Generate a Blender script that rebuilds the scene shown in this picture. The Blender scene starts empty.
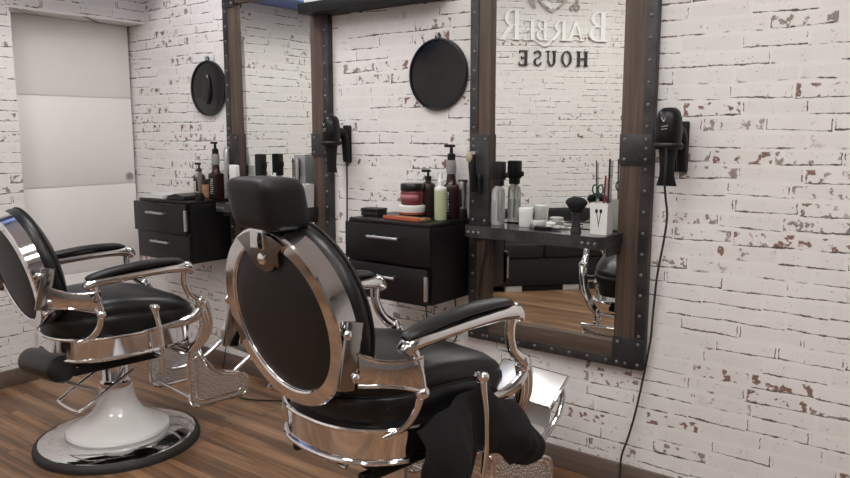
import bpy, bmesh, math, random
from mathutils import Vector, Matrix
random.seed(7)
SC = bpy.context.scene
COL = SC.collection
PI = math.pi

# ------------------------------------------------------------------ mesh builder
class G:
    def __init__(s): s.v = []; s.f = []
    def add(s, vs, fs, M=None):
        o = len(s.v)
        s.v += [tuple(M @ Vector(p)) if M is not None else tuple(p) for p in vs]
        s.f += [tuple(i + o for i in f) for f in fs]
        return s
    def bm(s, bm, M=None):
        bm.verts.index_update()
        s.add([v.co[:] for v in bm.verts], [[v.index for v in f.verts] for f in bm.faces], M); bm.free(); return s
    def box(s, x0, x1, y0, y1, z0, z1, b=0.0, seg=2, M=None):
        bm = bmesh.new(); bmesh.ops.create_cube(bm, size=1.0)
        for v in bm.verts:
            v.co = Vector((x0 if v.co.x < 0 else x1, y0 if v.co.y < 0 else y1, z0 if v.co.z < 0 else z1))
        if b > 0:
            bmesh.ops.bevel(bm, geom=bm.edges[:], offset=b, segments=seg, profile=0.5, affect='EDGES', clamp_overlap=True)
        return s.bm(bm, M)
    def lathe(s, prof, n=32, M=None, a0=0.0, sx=1.0, sy=1.0):
        vs = []; fs = []; k = len(prof)
        for i in range(n):
            a = a0 + 2 * PI * i / n
            for r, z in prof: vs.append((r * math.cos(a) * sx, r * math.sin(a) * sy, z))
        for i in range(n):
            j = (i + 1) % n
            for q in range(k - 1): fs.append((i * k + q, j * k + q, j * k + q + 1, i * k + q + 1))
        if prof[0][0] > 1e-5: fs.append(tuple(i * k for i in range(n))[::-1])
        if prof[-1][0] > 1e-5: fs.append(tuple(i * k + k - 1 for i in range(n)))
        return s.add(vs, fs, M)
    def ball(s, c, r, n=16, sx=1, sy=1, sz=1, M=None):
        bm = bmesh.new(); bmesh.ops.create_uvsphere(bm, u_segments=n, v_segments=max(6, n // 2 + 2), radius=r)
        for v in bm.verts: v.co = Vector((v.co.x * sx + c[0], v.co.y * sy + c[1], v.co.z * sz + c[2]))
        return s.bm(bm, M)
    def tube(s, pts, r, n=10, sub=1, flat=1.0, up=None, M=None, closed=False):
        P = [Vector(p) for p in pts]; R = list(r) if isinstance(r, (list, tuple)) else [r] * len(P)
        if sub > 1: P, R = cat(P, R, sub, closed)
        vs = []; fs = []; L = len(P); N = None
        for i, p in enumerate(P):
            if closed: t = P[(i + 1) % L] - P[i - 1]
            else: t = (P[min(i + 1, L - 1)] - P[max(i - 1, 0)])
            t = t.normalized() if t.length > 1e-9 else Vector((0, 0, 1))
            if up is not None:
                u = Vector(up); N = (u - t * u.dot(t))
                N = N.normalized() if N.length > 1e-5 else t.orthogonal().normalized()
            elif N is None: N = t.orthogonal().normalized()
            else: N = (N - t * N.dot(t)).normalized()
            B = t.cross(N); rr = R[i]; ra, rb = rr if isinstance(rr, (tuple, list)) else (rr, rr * flat)
            for k in range(n):
                a = 2 * PI * k / n
                vs.append(p + N * (math.cos(a) * ra) + B * (math.sin(a) * rb))
        for i in range(L if closed else L - 1):
            j = (i + 1) % L
            for k in range(n): fs.append((i * n + k, i * n + (k + 1) % n, j * n + (k + 1) % n, j * n + k))
        if not closed: fs += [tuple(range(n))[::-1], tuple((L - 1) * n + k for k in range(n))]
        return s.add(vs, fs, M)
    def prism(s, poly, d, M=None):
        n = len(poly)
        vs = [(x, y, 0) for x, y in poly] + [(x, y, d) for x, y in poly]
        fs = [tuple(range(n))[::-1], tuple(range(n, 2 * n))] + [(i, (i + 1) % n, n + (i + 1) % n, n + i) for i in range(n)]
        return s.add(vs, fs, M)
    def loft(s, rings, caps=True, M=None):
        n = len(rings[0]); vs = [p for r in rings for p in r]; fs = []
        for i in range(len(rings) - 1):
            for k in range(n): fs.append((i * n + k, i * n + (k + 1) % n, (i + 1) * n + (k + 1) % n, (i + 1) * n + k))
        if caps: fs += [tuple(range(n))[::-1], tuple((len(rings) - 1) * n + k for k in range(n))]
        return s.add(vs, fs, M)
    def grid(s, rows, M=None):
        n = len(rows[0]); vs = [p for r in rows for p in r]
        fs = [(i * n + k, i * n + k + 1, (i + 1) * n + k + 1, (i + 1) * n + k) for i in range(len(rows) - 1) for k in range(n - 1)]
        return s.add(vs, fs, M)

def cat(P, R, sub, closed=False):
    oP = []; oR = []; L = len(P)
    rng = range(L) if closed else range(L - 1)
    def rl(a, b, t):
        if isinstance(a, (tuple, list)): return tuple(x + (y - x) * t for x, y in zip(a, b))
        return a + (b - a) * t
    for i in rng:
        if closed: p0, p1, p2, p3 = P[i - 1], P[i], P[(i + 1) % L], P[(i + 2) % L]
        else: p0, p1, p2, p3 = P[max(i - 1, 0)], P[i], P[i + 1], P[min(i + 2, L - 1)]
        for k in range(sub):
            t = k / sub
            oP.append(0.5 * ((2 * p1) + (p2 - p0) * t + (2 * p0 - 5 * p1 + 4 * p2 - p3) * t * t + (3 * p1 - p0 - 3 * p2 + p3) * t ** 3))
            oR.append(rl(R[i], R[(i + 1) % L], t))
    if not closed: oP.append(P[-1]); oR.append(R[-1])
    return oP, oR

def obj(name, g, mat, parent=None, angle=38, loc=None, solid=0.0, sub=0, uv=False):
    me = bpy.data.meshes.new(name); me.from_pydata(g.v, [], g.f)
    bm = bmesh.new(); bm.from_mesh(me)
    bmesh.ops.remove_doubles(bm, verts=bm.verts, dist=1e-6)
    bmesh.ops.recalc_face_normals(bm, faces=bm.faces); bm.to_mesh(me); bm.free()
    me.polygons.foreach_set('use_smooth', [True] * len(me.polygons))
    me.set_sharp_from_angle(angle=math.radians(angle)); me.update()
    me.materials.append(mat)
    o = bpy.data.objects.new(name, me); COL.objects.link(o)
    if parent: o.parent = parent
    if loc: o.location = loc
    if solid:
        m = o.modifiers.new('thickness', 'SOLIDIFY'); m.thickness = solid; m.offset = 0
    if sub:
        m = o.modifiers.new('smooth', 'SUBSURF'); m.levels = sub; m.render_levels = sub
    return o

def tag(o, label, cat_, group=None):
    o['label'] = label; o['category'] = cat_
    if group: o['group'] = group
    return o
def thing(name, label, cat_, loc=(0, 0, 0), rz=0.0, group=None):
    o = bpy.data.objects.new(name, None); COL.objects.link(o); o.empty_display_size = 0.05
    o.location = loc; o.rotation_euler = (0, 0, rz)
    return tag(o, label, cat_, group)
def struct(o): o['kind'] = 'structure'; return o
def share(name, src, parent, loc):
    o = src.copy(); o.name = name; COL.objects.link(o); o.parent = parent; o.location = loc; return o

# ------------------------------------------------------------------ materials
class N:
    def __init__(s, name):
        s.m = bpy.data.materials.new(name); s.m.use_nodes = True
        s.t = s.m.node_tree; s.b = s.t.nodes['Principled BSDF']
    def n(s, typ, **kw):
        o = s.t.nodes.new(typ)
        for k, v in kw.items():
            if k.startswith('i_'): o.inputs[k[2:].replace('_', ' ')].default_value = v
            else: setattr(o, k, v)
        return o
    def l(s, a, b): s.t.links.new(a, b)
    def put(s, inp, x):
        if hasattr(x, 'is_output'): s.l(x, inp)
        else: inp.default_value = x
    def m_(s, op, a, b=0.0, c=0.0, clamp=False):
        o = s.n('ShaderNodeMath', operation=op, use_clamp=clamp)
        s.put(o.inputs[0], a); s.put(o.inputs[1], b); s.put(o.inputs[2], c); return o.outputs[0]
    def step(s, x, lo, hi):
        o = s.n('ShaderNodeMapRange', interpolation_type='SMOOTHSTEP')
        s.put(o.inputs[0], x); o.inputs[1].default_value = lo; o.inputs[2].default_value = hi
        return o.outputs[0]
    def mix(s, f, a, b):
        o = s.n('ShaderNodeMix', data_type='RGBA'); s.put(o.inputs[0], f)
        for i, x in ((6, a), (7, b)):
            if hasattr(x, 'is_output'): s.l(x, o.inputs[i])
            else: o.inputs[i].default_value = (*x, 1) if len(x) == 3 else x
        return o.outputs[2]
    def vec(s, x, y, z=0.0):
        o = s.n('ShaderNodeCombineXYZ'); s.put(o.inputs[0], x); s.put(o.inputs[1], y); s.put(o.inputs[2], z); return o.outputs[0]
    def noise(s, v, scale, detail=2.0, rough=0.5, dist=0.0):
        o = s.n('ShaderNodeTexNoise'); s.l(v, o.inputs['Vector']); o.inputs['Scale'].default_value = scale
        o.inputs['Detail'].default_value = detail; o.inputs['Roughness'].default_value = rough; o.inputs['Distortion'].default_value = dist
        return o.outputs[0]
    def white(s, v):
        o = s.n('ShaderNodeTexWhiteNoise', noise_dimensions='3D'); s.l(v, o.inputs['Vector']); return o.outputs[0]
    def bump(s, h, strength=0.3, dist=0.002):
        o = s.n('ShaderNodeBump'); o.inputs['Strength'].default_value = strength; o.inputs['Distance'].default_value = dist
        s.l(h, o.inputs['Height']); s.l(o.outputs[0], s.b.inputs['Normal'])
    def set(s, col=None, rough=None, metal=None, spec=None, **kw):
        if col is not None:
            if hasattr(col, 'is_output'): s.l(col, s.b.inputs['Base Color'])
            else: s.b.inputs['Base Color'].default_value = (*col, 1)
        if rough is not None: s.put(s.b.inputs['Roughness'], rough)
        if metal is not None: s.b.inputs['Metallic'].default_value = metal
        if spec is not None: s.b.inputs['Specular IOR Level'].default_value = spec
        for k, v in kw.items(): s.b.inputs[k.replace('_', ' ')].default_value = v
        return s.m

def simple(name, col, rough=0.5, metal=0.0, var=0.12, scale=30.0, bump=0.0, spec=None, coat=0.0, **kw):
    k = N(name); tc = k.n('ShaderNodeTexCoord').outputs['Object']
    nz = k.noise(tc, scale, 3.0)
    c = k.mix(nz, tuple(x * (1 - var) for x in col), tuple(min(1, x * (1 + var)) for x in col))
    k.set(c, rough, metal, spec, **kw)
    if coat: k.b.inputs['Coat Weight'].default_value = coat; k.b.inputs['Coat Roughness'].default_value = 0.05
    if bump: k.bump(nz, bump, 0.001)
    return k.m

def brick_mat(name, seed, chp=0.0):
    k = N(name)
    uv = k.n('ShaderNodeUVMap', uv_map='metres').outputs[0]
    sp = k.n('ShaderNodeSeparateXYZ'); k.l(uv, sp.inputs[0])
    u0, v0 = sp.outputs[0], sp.outputs[1]
    base = k.vec(u0, v0, seed)
    wob = k.m_('SUBTRACT', k.noise(base, 9.0, 2.0), 0.5)
    wob2 = k.m_('SUBTRACT', k.noise(k.vec(v0, u0, seed + 5.0), 60.0, 2.0), 0.5)
    v = k.m_('ADD', k.m_('ADD', v0, k.m_('MULTIPLY', wob, 0.010)), k.m_('MULTIPLY', wob2, 0.006))
    u = k.m_('ADD', u0, k.m_('MULTIPLY', wob2, 0.012))
    Hh, Ll = 0.0555, 0.205
    vr = k.m_('DIVIDE', v, Hh); row = k.m_('FLOOR', vr); fv = k.m_('SUBTRACT', vr, row)
    off = k.white(k.vec(row, seed, 0.3))
    ur = k.m_('ADD', k.m_('DIVIDE', u, Ll), k.m_('MULTIPLY', off, 3.0)); ix = k.m_('FLOOR', ur); fu = k.m_('SUBTRACT', ur, ix)
    h1 = k.white(k.vec(row, ix, seed)); h2 = k.white(k.vec(ix, row, seed + 2.0)); h3 = k.white(k.vec(row, ix, seed + 9.0))
    du = k.m_('MULTIPLY', k.m_('MINIMUM', fu, k.m_('SUBTRACT', 1.0, fu)), Ll)
    bot = k.m_('MULTIPLY', fv, Hh); top = k.m_('MULTIPLY', k.m_('SUBTRACT', 1.0, fv), Hh)
    fine = k.noise(base, 130.0, 3.0, 0.65); med = k.noise(base, 26.0, 3.0, 0.6); low = k.noise(base, 8.0, 2.0)
    grn = k.noise(base, 420.0, 2.0, 0.7)
    # each brick sits a little off its course and a little crooked
    dy = k.m_('ADD', k.m_('MULTIPLY', k.m_('SUBTRACT', h2, 0.5), 0.007), k.m_('MULTIPLY', k.m_('MULTIPLY', k.m_('SUBTRACT', fu, 0.5), k.m_('SUBTRACT', h3, 0.5)), 0.014))
    bl = k.m_('SUBTRACT', k.m_('SUBTRACT', bot, 0.006), dy)
    run = k.noise(k.vec(k.m_('MULTIPLY', u0, 1.0), k.m_('MULTIPLY', row, 0.37), seed + 3.0), 11.0, 3.0, 0.6)
    on = k.step(k.m_('ADD', k.m_('MULTIPLY', run, 0.62), k.m_('MULTIPLY', h1, 0.50)), 0.46, 0.56)
    wid = k.m_('ADD', 0.0004, k.m_('MULTIPLY', k.step(k.m_('ADD', k.m_('MULTIPLY', med, 0.6), k.m_('MULTIPLY', run, 0.5)), 0.42, 0.78), 0.0042))
    ab_ = k.m_('ABSOLUTE', bl)
    line = k.m_('MULTIPLY', k.m_('SUBTRACT', 1.0, k.step(k.m_('SUBTRACT', ab_, wid), -0.0010, 0.0012)), on)
    line = k.m_('MULTIPLY', k.m_('MULTIPLY', line, k.step(fine, 0.30, 0.44)), k.step(du, 0.001, 0.004))
    sl = k.m_('MULTIPLY', k.m_('SUBTRACT', 1.0, k.step(k.m_('ABSOLUTE', k.m_('SUBTRACT', du, 0.005)), 0.0008, 0.0024)), k.m_('MULTIPLY', k.step(k.m_('ADD', h2, k.m_('MULTIPLY', med, 0.5)), 0.88, 0.96), k.step(bl, 0.0, 0.002)))
    sl = k.m_('MULTIPLY', sl, k.m_('MULTIPLY', k.step(med, 0.40, 0.52), k.step(top, 0.006, 0.012)))
    # chipped patches where the brown brick shows, mostly at brick ends and lower edges
    inb = k.m_('MULTIPLY', k.step(bl, 0.0, 0.003), k.m_('MULTIPLY', k.step(top, 0.005, 0.010), k.step(du, 0.004, 0.009)))
    edge = k.m_('MAXIMUM', k.m_('SUBTRACT', 1.0, k.step(du, 0.006, 0.040)), k.m_('MULTIPLY', 0.55, k.m_('SUBTRACT', 1.0, k.step(bl, 0.002, 0.012))))
    blob = k.noise(base, 30.0, 2.0, 0.55)
    chip = k.m_('MULTIPLY', k.step(k.m_('ADD', blob, k.m_('MULTIPLY', edge, 0.12)), 0.57, 0.63), k.m_('MULTIPLY', k.m_('MULTIPLY', k.step(k.m_('ADD', h3, k.m_('MULTIPLY', low, 0.3)), 0.88 + chp, 0.98 + chp), inb), k.step(fine, 0.30, 0.42)))
    sp2 = k.m_('MULTIPLY', k.step(k.m_('ADD', k.m_('MULTIPLY', fine, 0.66), k.m_('MULTIPLY', med, 0.40)), 0.625, 0.675), inb)
    gr = k.m_('MULTIPLY', k.step(grn, 0.50, 0.70), 0.40)
    pale = k.mix(h1, (0.82, 0.795, 0.78), (0.865, 0.845, 0.835))
    pale = k.mix(k.m_('MULTIPLY', k.step(low, 0.35, 0.7), 0.35), pale, (0.77, 0.745, 0.735))
    pale = k.mix(gr, pale, (0.46, 0.42, 0.40))
    joint = k.m_('MULTIPLY', k.m_('SUBTRACT', 1.0, inb), 0.35)
    c = k.mix(joint, pale, (0.88, 0.86, 0.85))
    brown = k.mix(k.noise(base, 95.0, 3.0, 0.7), (0.045, 0.025, 0.02), (0.36, 0.185, 0.13))
    dark_ = k.mix(fine, (0.10, 0.075, 0.065), (0.46, 0.36, 0.32))
    brown = k.mix(k.step(h2, 0.45, 0.6), brown, dark_)
    c = k.mix(k.m_('MULTIPLY', chip, 0.95), c, brown)
    c = k.mix(k.m_('MULTIPLY', sp2, 0.62), c, (0.22, 0.15, 0.125))
    c = k.mix(k.m_('MULTIPLY', k.m_('MAXIMUM', line, sl), 0.92), c, (0.040, 0.026, 0.022))
    k.set(c, 0.62, 0.0, 0.3)
    hgt = k.m_('SUBTRACT', k.m_('ADD', k.m_('MULTIPLY', grn, 0.3), k.m_('MULTIPLY', med, 0.5)), k.m_('MAXIMUM', line, chip))
    k.bump(hgt, 0.25, 0.002)
    return k.m

def floor_mat():
    k = N('floor_planks'); tc = k.n('ShaderNodeTexCoord').outputs['Object']
    sp = k.n('ShaderNodeSeparateXYZ'); k.l(tc, sp.inputs[0]); x, y = sp.outputs[0], sp.outputs[1]
    W, L = 0.135, 1.22
    yr = k.m_('DIVIDE', y, W); row = k.m_('FLOOR', yr); fy = k.m_('SUBTRACT', yr, row)
    xr = k.m_('ADD', k.m_('DIVIDE', x, L), k.m_('MULTIPLY', k.white(k.vec(row, 3.0)), 5.0)); ix = k.m_('FLOOR', xr); fx = k.m_('SUBTRACT', xr, ix)
    h = k.white(k.vec(row, ix, 1.0)); h2 = k.white(k.vec(ix, row, 4.0))
    g = k.noise(k.vec(k.m_('ADD', k.m_('MULTIPLY', x, 1.1), k.m_('MULTIPLY', h, 20.0)), k.m_('MULTIPLY', y, 24.0), h), 1.0, 5.0, 0.6, 0.6)
    g2 = k.noise(k.vec(k.m_('ADD', k.m_('MULTIPLY', x, 3.0), k.m_('MULTIPLY', h2, 9.0)), k.m_('MULTIPLY', y, 120.0), h), 1.0, 3.0, 0.6)
    c = k.mix(h, (0.185, 0.098, 0.054), (0.31, 0.178, 0.102))
    c = k.mix(k.m_('MULTIPLY', k.step(g, 0.40, 0.62), 0.88), c, (0.070, 0.039, 0.025))
    c = k.mix(k.m_('MULTIPLY', k.step(h2, 0.6, 0.95), 0.4), c, (0.25, 0.175, 0.125))
    g3 = k.noise(k.vec(k.m_('MULTIPLY', x, 0.55), k.m_('MULTIPLY', y, 13.0), 2.0), 1.0, 2.0, 0.5, 0.3)
    c = k.mix(k.m_('MULTIPLY', k.step(g3, 0.47, 0.62), 0.62), c, (0.085, 0.050, 0.033))
    c = k.mix(k.m_('MULTIPLY', k.m_('SUBTRACT', 1.0, k.step(g3, 0.34, 0.48)), 0.40), c, (0.36, 0.235, 0.15))
    c = k.mix(k.m_('MULTIPLY', k.step(g2, 0.42, 0.7), 0.3), c, (0.34, 0.215, 0.135))
    gap = k.m_('MAXIMUM', k.m_('SUBTRACT', 1.0, k.step(k.m_('MULTIPLY', k.m_('MINIMUM', fy, k.m_('SUBTRACT', 1.0, fy)), W), 0.0005, 0.0016)),
               k.m_('SUBTRACT', 1.0, k.step(k.m_('MULTIPLY', k.m_('MINIMUM', fx, k.m_('SUBTRACT', 1.0, fx)), L), 0.0005, 0.0016)))
    c = k.mix(k.m_('MULTIPLY', gap, 0.7), c, (0.03, 0.02, 0.015))
    bc_ = k.n('ShaderNodeHueSaturation'); bc_.inputs['Saturation'].default_value = 1.08; bc_.inputs['Value'].default_value = 1.12; k.l(c, bc_.inputs['Color'])
    k.set(bc_.outputs[0], 0.36, 0.0, 0.4); k.bump(g2, 0.08, 0.001)
    return k.m

def wood_mat(name, a, b, axis='z', rough=0.55):
    k = N(name); tc = k.n('ShaderNodeTexCoord').outputs['Object']
    mp = k.n('ShaderNodeMapping'); k.l(tc, mp.inputs[0])
    mp.inputs['Scale'].default_value = (60, 60, 2.5) if axis == 'z' else (2.5, 60, 60)
    g = k.noise(mp.outputs[0], 1.0, 5.0, 0.65, 0.4); g2 = k.noise(mp.outputs[0], 4.0, 3.0)
    c = k.mix(k.step(g, 0.3, 0.72), a, b); c = k.mix(k.m_('MULTIPLY', k.step(g2, 0.55, 0.75), 0.4), c, tuple(x * 0.5 for x in a))
    k.set(c, rough, 0.0, 0.35); k.bump(g, 0.25, 0.001); return k.m

def steel_mat():
    k = N('raw_steel'); tc = k.n('ShaderNodeTexCoord').outputs['Object']
    a = k.noise(tc, 14.0, 4.0, 0.6); b = k.noise(tc, 90.0, 2.0)
    c = k.mix(k.step(a, 0.35, 0.7), (0.036, 0.036, 0.039), (0.070, 0.067, 0.066))
    c = k.mix(k.m_('MULTIPLY', k.step(b, 0.55, 0.75), 0.4), c, (0.10, 0.07, 0.05))
    k.set(c, k.m_('ADD', 0.36, k.m_('MULTIPLY', a, 0.25)), 0.5); return k.m

def chrome_mat(name, bump=0.0, scale=70.0, col=(0.80, 0.80, 0.81), rough=0.05):
    k = N(name); tc = k.n('ShaderNodeTexCoord').outputs['Object']
    nz = k.noise(tc, scale, 2.0)
    k.set(col, k.m_('ADD', rough, k.m_('MULTIPLY', nz, 0.05)), 1.0)
    if bump:
        vo = k.n('ShaderNodeTexVoronoi'); vo.inputs['Scale'].default_value = scale; k.l(tc, vo.inputs['Vector'])
        k.bump(vo.outputs[0], bump, 0.006)
    return k.m

def leather_mat(name, col, rough=0.36, spec=0.42):
    k = N(name); tc = k.n('ShaderNodeTexCoord').outputs['Object']
    vo = k.n('ShaderNodeTexVoronoi'); vo.inputs['Scale'].default_value = 420.0; k.l(tc, vo.inputs['Vector'])
    nz = k.noise(tc, 9.0, 3.0)
    c = k.mix(nz, tuple(x * 0.85 for x in col), tuple(x * 1.2 for x in col))
    k.set(c, k.m_('ADD', rough - 0.05, k.m_('MULTIPLY', nz, 0.12)), 0.0, spec)
    k.bump(vo.outputs[0], 0.12, 0.0008); return k.m

def clear_mat(name, col, rough=0.05, trans=0.9, ior=1.42):
    k = N(name); tc = k.n('ShaderNodeTexCoord').outputs['Object']
    c = k.mix(k.noise(tc, 20.0), tuple(x * 0.95 for x in col), col)
    k.set(c, rough, 0.0); k.b.inputs['Transmission Weight'].default_value = trans; k.b.inputs['IOR'].default_value = ior
    return k.m

def emit_mat(name, col, strength):
    k = N(name); k.set(col, 0.6); k.b.inputs['Emission Color'].default_value = (*col, 1); k.b.inputs['Emission Strength'].default_value = strength
    return k.m

M = dict(
    brick=brick_mat('whitewashed_brick_main', 1.0), brick2=brick_mat('whitewashed_brick_end', 4.0, 0.06), brick3=brick_mat('whitewashed_brick_far', 7.0, 0.10),
    floor=floor_mat(), ceil=simple('ceiling_paint', (0.80, 0.80, 0.79), 0.8), plaster=simple('grey_plaster', (0.22, 0.215, 0.215), 0.8),
    door=simple('door_paint', (0.87, 0.85, 0.83), 0.45, var=0.02, scale=3), blue=simple('blue_paint', (0.15, 0.22, 0.50), 0.7, var=0.04),
    base=wood_mat('baseboard_wood', (0.13, 0.098, 0.082), (0.19, 0.145, 0.12), 'x', 0.5),
    chrome=chrome_mat('chrome'), ornate=chrome_mat('ornate_chrome', 0.55, 160.0, (0.74, 0.74, 0.75), 0.14), satin=chrome_mat('satin_metal', 0, 50, (0.62, 0.62, 0.63), 0.28),
    leather=leather_mat('black_leather', (0.008, 0.008, 0.0085)), leather2=leather_mat('dark_brown_leather', (0.011, 0.009, 0.008), 0.5), headl=leather_mat('charcoal_leather', (0.010, 0.0095, 0.010), 0.46, 0.28),
    enamel=simple('white_enamel', (0.88, 0.87, 0.86), 0.14, var=0.02, coat=0.5), rubber=simple('black_rubber', (0.022, 0.021, 0.020), 0.6),
    frame=wood_mat('brown_frame_wood', (0.072, 0.049, 0.037), (0.130, 0.094, 0.073)), framex=wood_mat('brown_rail_wood', (0.072, 0.049, 0.037), (0.130, 0.094, 0.073), 'x'),
    paper=simple('magazine_paper', (0.62, 0.64, 0.64), 0.4, var=0.25, scale=25), tabletop=simple('polished_steel_sheet', (0.055, 0.055, 0.058), 0.16, 0.6), tread=chrome_mat('tread_metal', 0, 40, (0.92, 0.92, 0.92), 0.34), dchrome=chrome_mat('smoked_chrome', 0, 60, (0.34, 0.33, 0.32), 0.12), steel=steel_mat(), stud=simple('stud_metal', (0.26, 0.25, 0.24), 0.38, 0.8), mirror=None, black=simple('black_satin', (0.0065, 0.006, 0.0065), 0.36, var=0.2, spec=0.35), blackm=simple('black_matte', (0.007, 0.007, 0.007), 0.6, spec=0.3),
    gloss=simple('black_gloss', (0.006, 0.006, 0.007), 0.10, var=0.1), rim=simple('black_rim', (0.009, 0.009, 0.010), 0.3),
    white=simple('white_plastic', (0.82, 0.82, 0.81), 0.35, var=0.03), cup=simple('white_ceramic', (0.80, 0.79, 0.77), 0.25, var=0.03),
    cloth=simple('black_cloth', (0.0065, 0.0065, 0.0075), 0.85, var=0.3, scale=60, bump=0.3), red=simple('red_plastic', (0.16, 0.024, 0.032), 0.35), pink=simple('pink_label', (0.36, 0.12, 0.14), 0.5),
    orange=simple('orange_plastic', (0.45, 0.10, 0.045), 0.4), grey=simple('grey_plastic', (0.28, 0.28, 0.28), 0.45), lgrey=simple('light_grey_metal', (0.52, 0.52, 0.51), 0.4, 0.2),
    amber=simple('dark_amber', (0.035, 0.022, 0.018), 0.15), label=simple('cream_label', (0.50, 0.44, 0.32), 0.5), maroon=simple('maroon_liquid', (0.030, 0.011, 0.010), 0.2),
    clear=clear_mat('clear_plastic', (0.93, 0.94, 0.95)), frost=clear_mat('frosted_plastic', (0.90, 0.91, 0.92), 0.2, 0.75), green=clear_mat('pale_green_bottle', (0.72, 0.80, 0.50), 0.3, 0.35),
    bristle=simple('black_bristle', (0.008, 0.008, 0.008), 0.9, bump=0.6, scale=300), cape=None, dgreen=simple('dark_green_plastic', (0.03, 0.07, 0.055), 0.4),
    ltwood=wood_mat('tan_wood', (0.26, 0.13, 0.06), (0.36, 0.20, 0.10), 'x'), led=emit_mat('blue_led', (0.15, 0.25, 1.0), 4.0), panel=emit_mat('led_diffuser', (1.0, 0.975, 0.95), 17.0),
    sign_w=simple('white_letter', (0.93, 0.93, 0.92), 0.4, var=0.01), sign_b=simple('black_letter', (0.03, 0.026, 0.024), 0.4), sign_g=simple('grey_letter', (0.46, 0.44, 0.41), 0.4),
)
k = N('mirror_glass'); k.set((0.88, 0.90, 0.875), 0.004, 1.0)
_nz = k.noise(k.n('ShaderNodeTexCoord').outputs['Object'], 3.0); M['mirror'] = k.m

# ------------------------------------------------------------------ room shell
def uvquad(name, p0, du, dv, mat, thick, nrm, uv0=(0, 0), holes=None):
    """wall slab: front face p0 + u*du + v*dv, thickness behind it; 'metres' uv map on every face"""
    du = Vector(du); dv = Vector(dv); p0 = Vector(p0); n = Vector(nrm)
    g = G()
    cor = [p0, p0 + du, p0 + du + dv, p0 + dv]
    g.add([c[:] for c in cor] + [(c - n * thick)[:] for c in cor], [(0, 1, 2, 3), (7, 6, 5, 4), (0, 4, 5, 1), (1, 5, 6, 2), (2, 6, 7, 3), (3, 7, 4, 0)])
    o = obj(name, g, mat); me = o.data
    lay = me.uv_layers.new(name='metres'); ud = du.normalized()
    for l in me.loops:
        q = me.vertices[l.vertex_index].co - p0
        lay.data[l.index].uv = (q.dot(ud) + q.dot(n) + uv0[0], q.z + p0.z + uv0[1])
    return o

CZ = 3.0
struct(uvquad('wall_right_of_door', (-0.30, 0, 0), (7.30, 0, 0), (0, 0, CZ), M['brick'], 0.12, (0, -1, 0)))
bpy.data.objects['wall_right_of_door'].name = 'wall_main'
XB = 0.16   # brick face of the end wall; the door stands behind it
DJ = -0.79
def group_wall():
    a = uvquad('wall_end', (XB, -2.85, 0), (0, 2.85 + DJ, 0), (0, 0, CZ), M['brick2'], 0.30, (1, 0, 0)); struct(a)
    b = uvquad('wall_lintel', (XB, DJ, 2.045), (0, -DJ, 0), (0, 0, CZ - 2.045), M['brick2'], 0.30, (1, 0, 0), uv0=(2.85 + DJ, 0)); struct(b)
    c = uvquad('wall_doorback', (-0.06, DJ - 0.05, 0), (0, -DJ + 0.05, 0), (0, 0, 2.045), M['plaster'], 0.04, (1, 0, 0)); struct(c)
group_wall()
dw = Vector((math.sin(math.radians(42.6)), -math.cos(math.radians(42.6)), 0))   # the far wall runs on a slant
dn = Vector((dw.y, -dw.x, 0)); dn = -dn if dn.dot(Vector((1, 1, 0))) < 0 else dn
P0 = Vector((1.10, -3.67, 0))
A = P0 - dw * 1.41; LEN = 5.4
struct(uvquad('wall_far', A, dw * LEN, (0, 0, CZ), M['brick3'], 0.12, dn))
Bq = A + dw * LEN
struct(uvquad('wall_back', (Bq.x - 0.05, Bq.y + 0.02, 0), (7.0 - Bq.x + 0.05, 0, 0), (0, 0, CZ), M['plaster'], 0.12, (0, 1, 0)))
struct(uvquad('wall_side', (7.0, Bq.y, 0), (0, -Bq.y, 0), (0, 0, CZ), M['plaster'], 0.12, (-1, 0, 0)))
struct(obj('floor', G().box(-0.2, 7.2, Bq.y - 0.2, 0.15, -0.10, 0.0), M['floor']))
struct(obj('ceiling', G().box(-0.2, 7.2, Bq.y - 0.2, 0.15, CZ, CZ + 0.10), M['ceil']))
bk = struct(obj('trim_1', G().box(XB, XB + 0.32, -2.55, -0.002, 2.285, CZ), M['blue'])); bk['label'] = 'blue bulkhead under the ceiling above the end wall'
struct(obj('baseboard_main', G().box(XB, 7.0, -0.016, 0.0, 0, 0.092, 0.003), M['base']))
struct(obj('baseboard_end', G().box(XB, XB + 0.016, -2.6, DJ, 0, 0.092, 0.003), M['base']))

# sliding door leaf
d = G().box(-0.035, 0.0, -0.785, -0.004, 0.008, 2.043, 0.002)
# three panels separated by milled grooves
d = G()
for z0, z1 in ((0.008, 0.5375), (0.5435, 1.0645), (1.0705, 1.5955), (1.6015, 2.043)):
    d.box(-0.035, 0.0, -0.788, -0.018, z0, z1, 0.0035)
d.box(-0.030, -0.008, -0.786, -0.020, 0.01, 2.04)
dr = struct(obj('door_1', d, M['door'])); dr['label'] = 'white sliding door with three grooves and a round flush pull'
RX = Matrix.Rotation(PI / 2, 4, 'Y')
hp = G().lathe([(0.0, 0.001), (0.017, 0.001), (0.019, 0.006), (0.026, 0.006), (0.027, 0.0)], 28, Matrix.Translation((0.0005, -0.058, 1.112)) @ RX)
dh = obj('door_handle', hp, M['satin'], dr)
obj('handle_cup', G().lathe([(0.0, 0.0025), (0.0165, 0.0025), (0.017, 0.0)], 24, Matrix.Translation((0.0005, -0.058, 1.112)) @ RX), M['grey'], dh)

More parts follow.
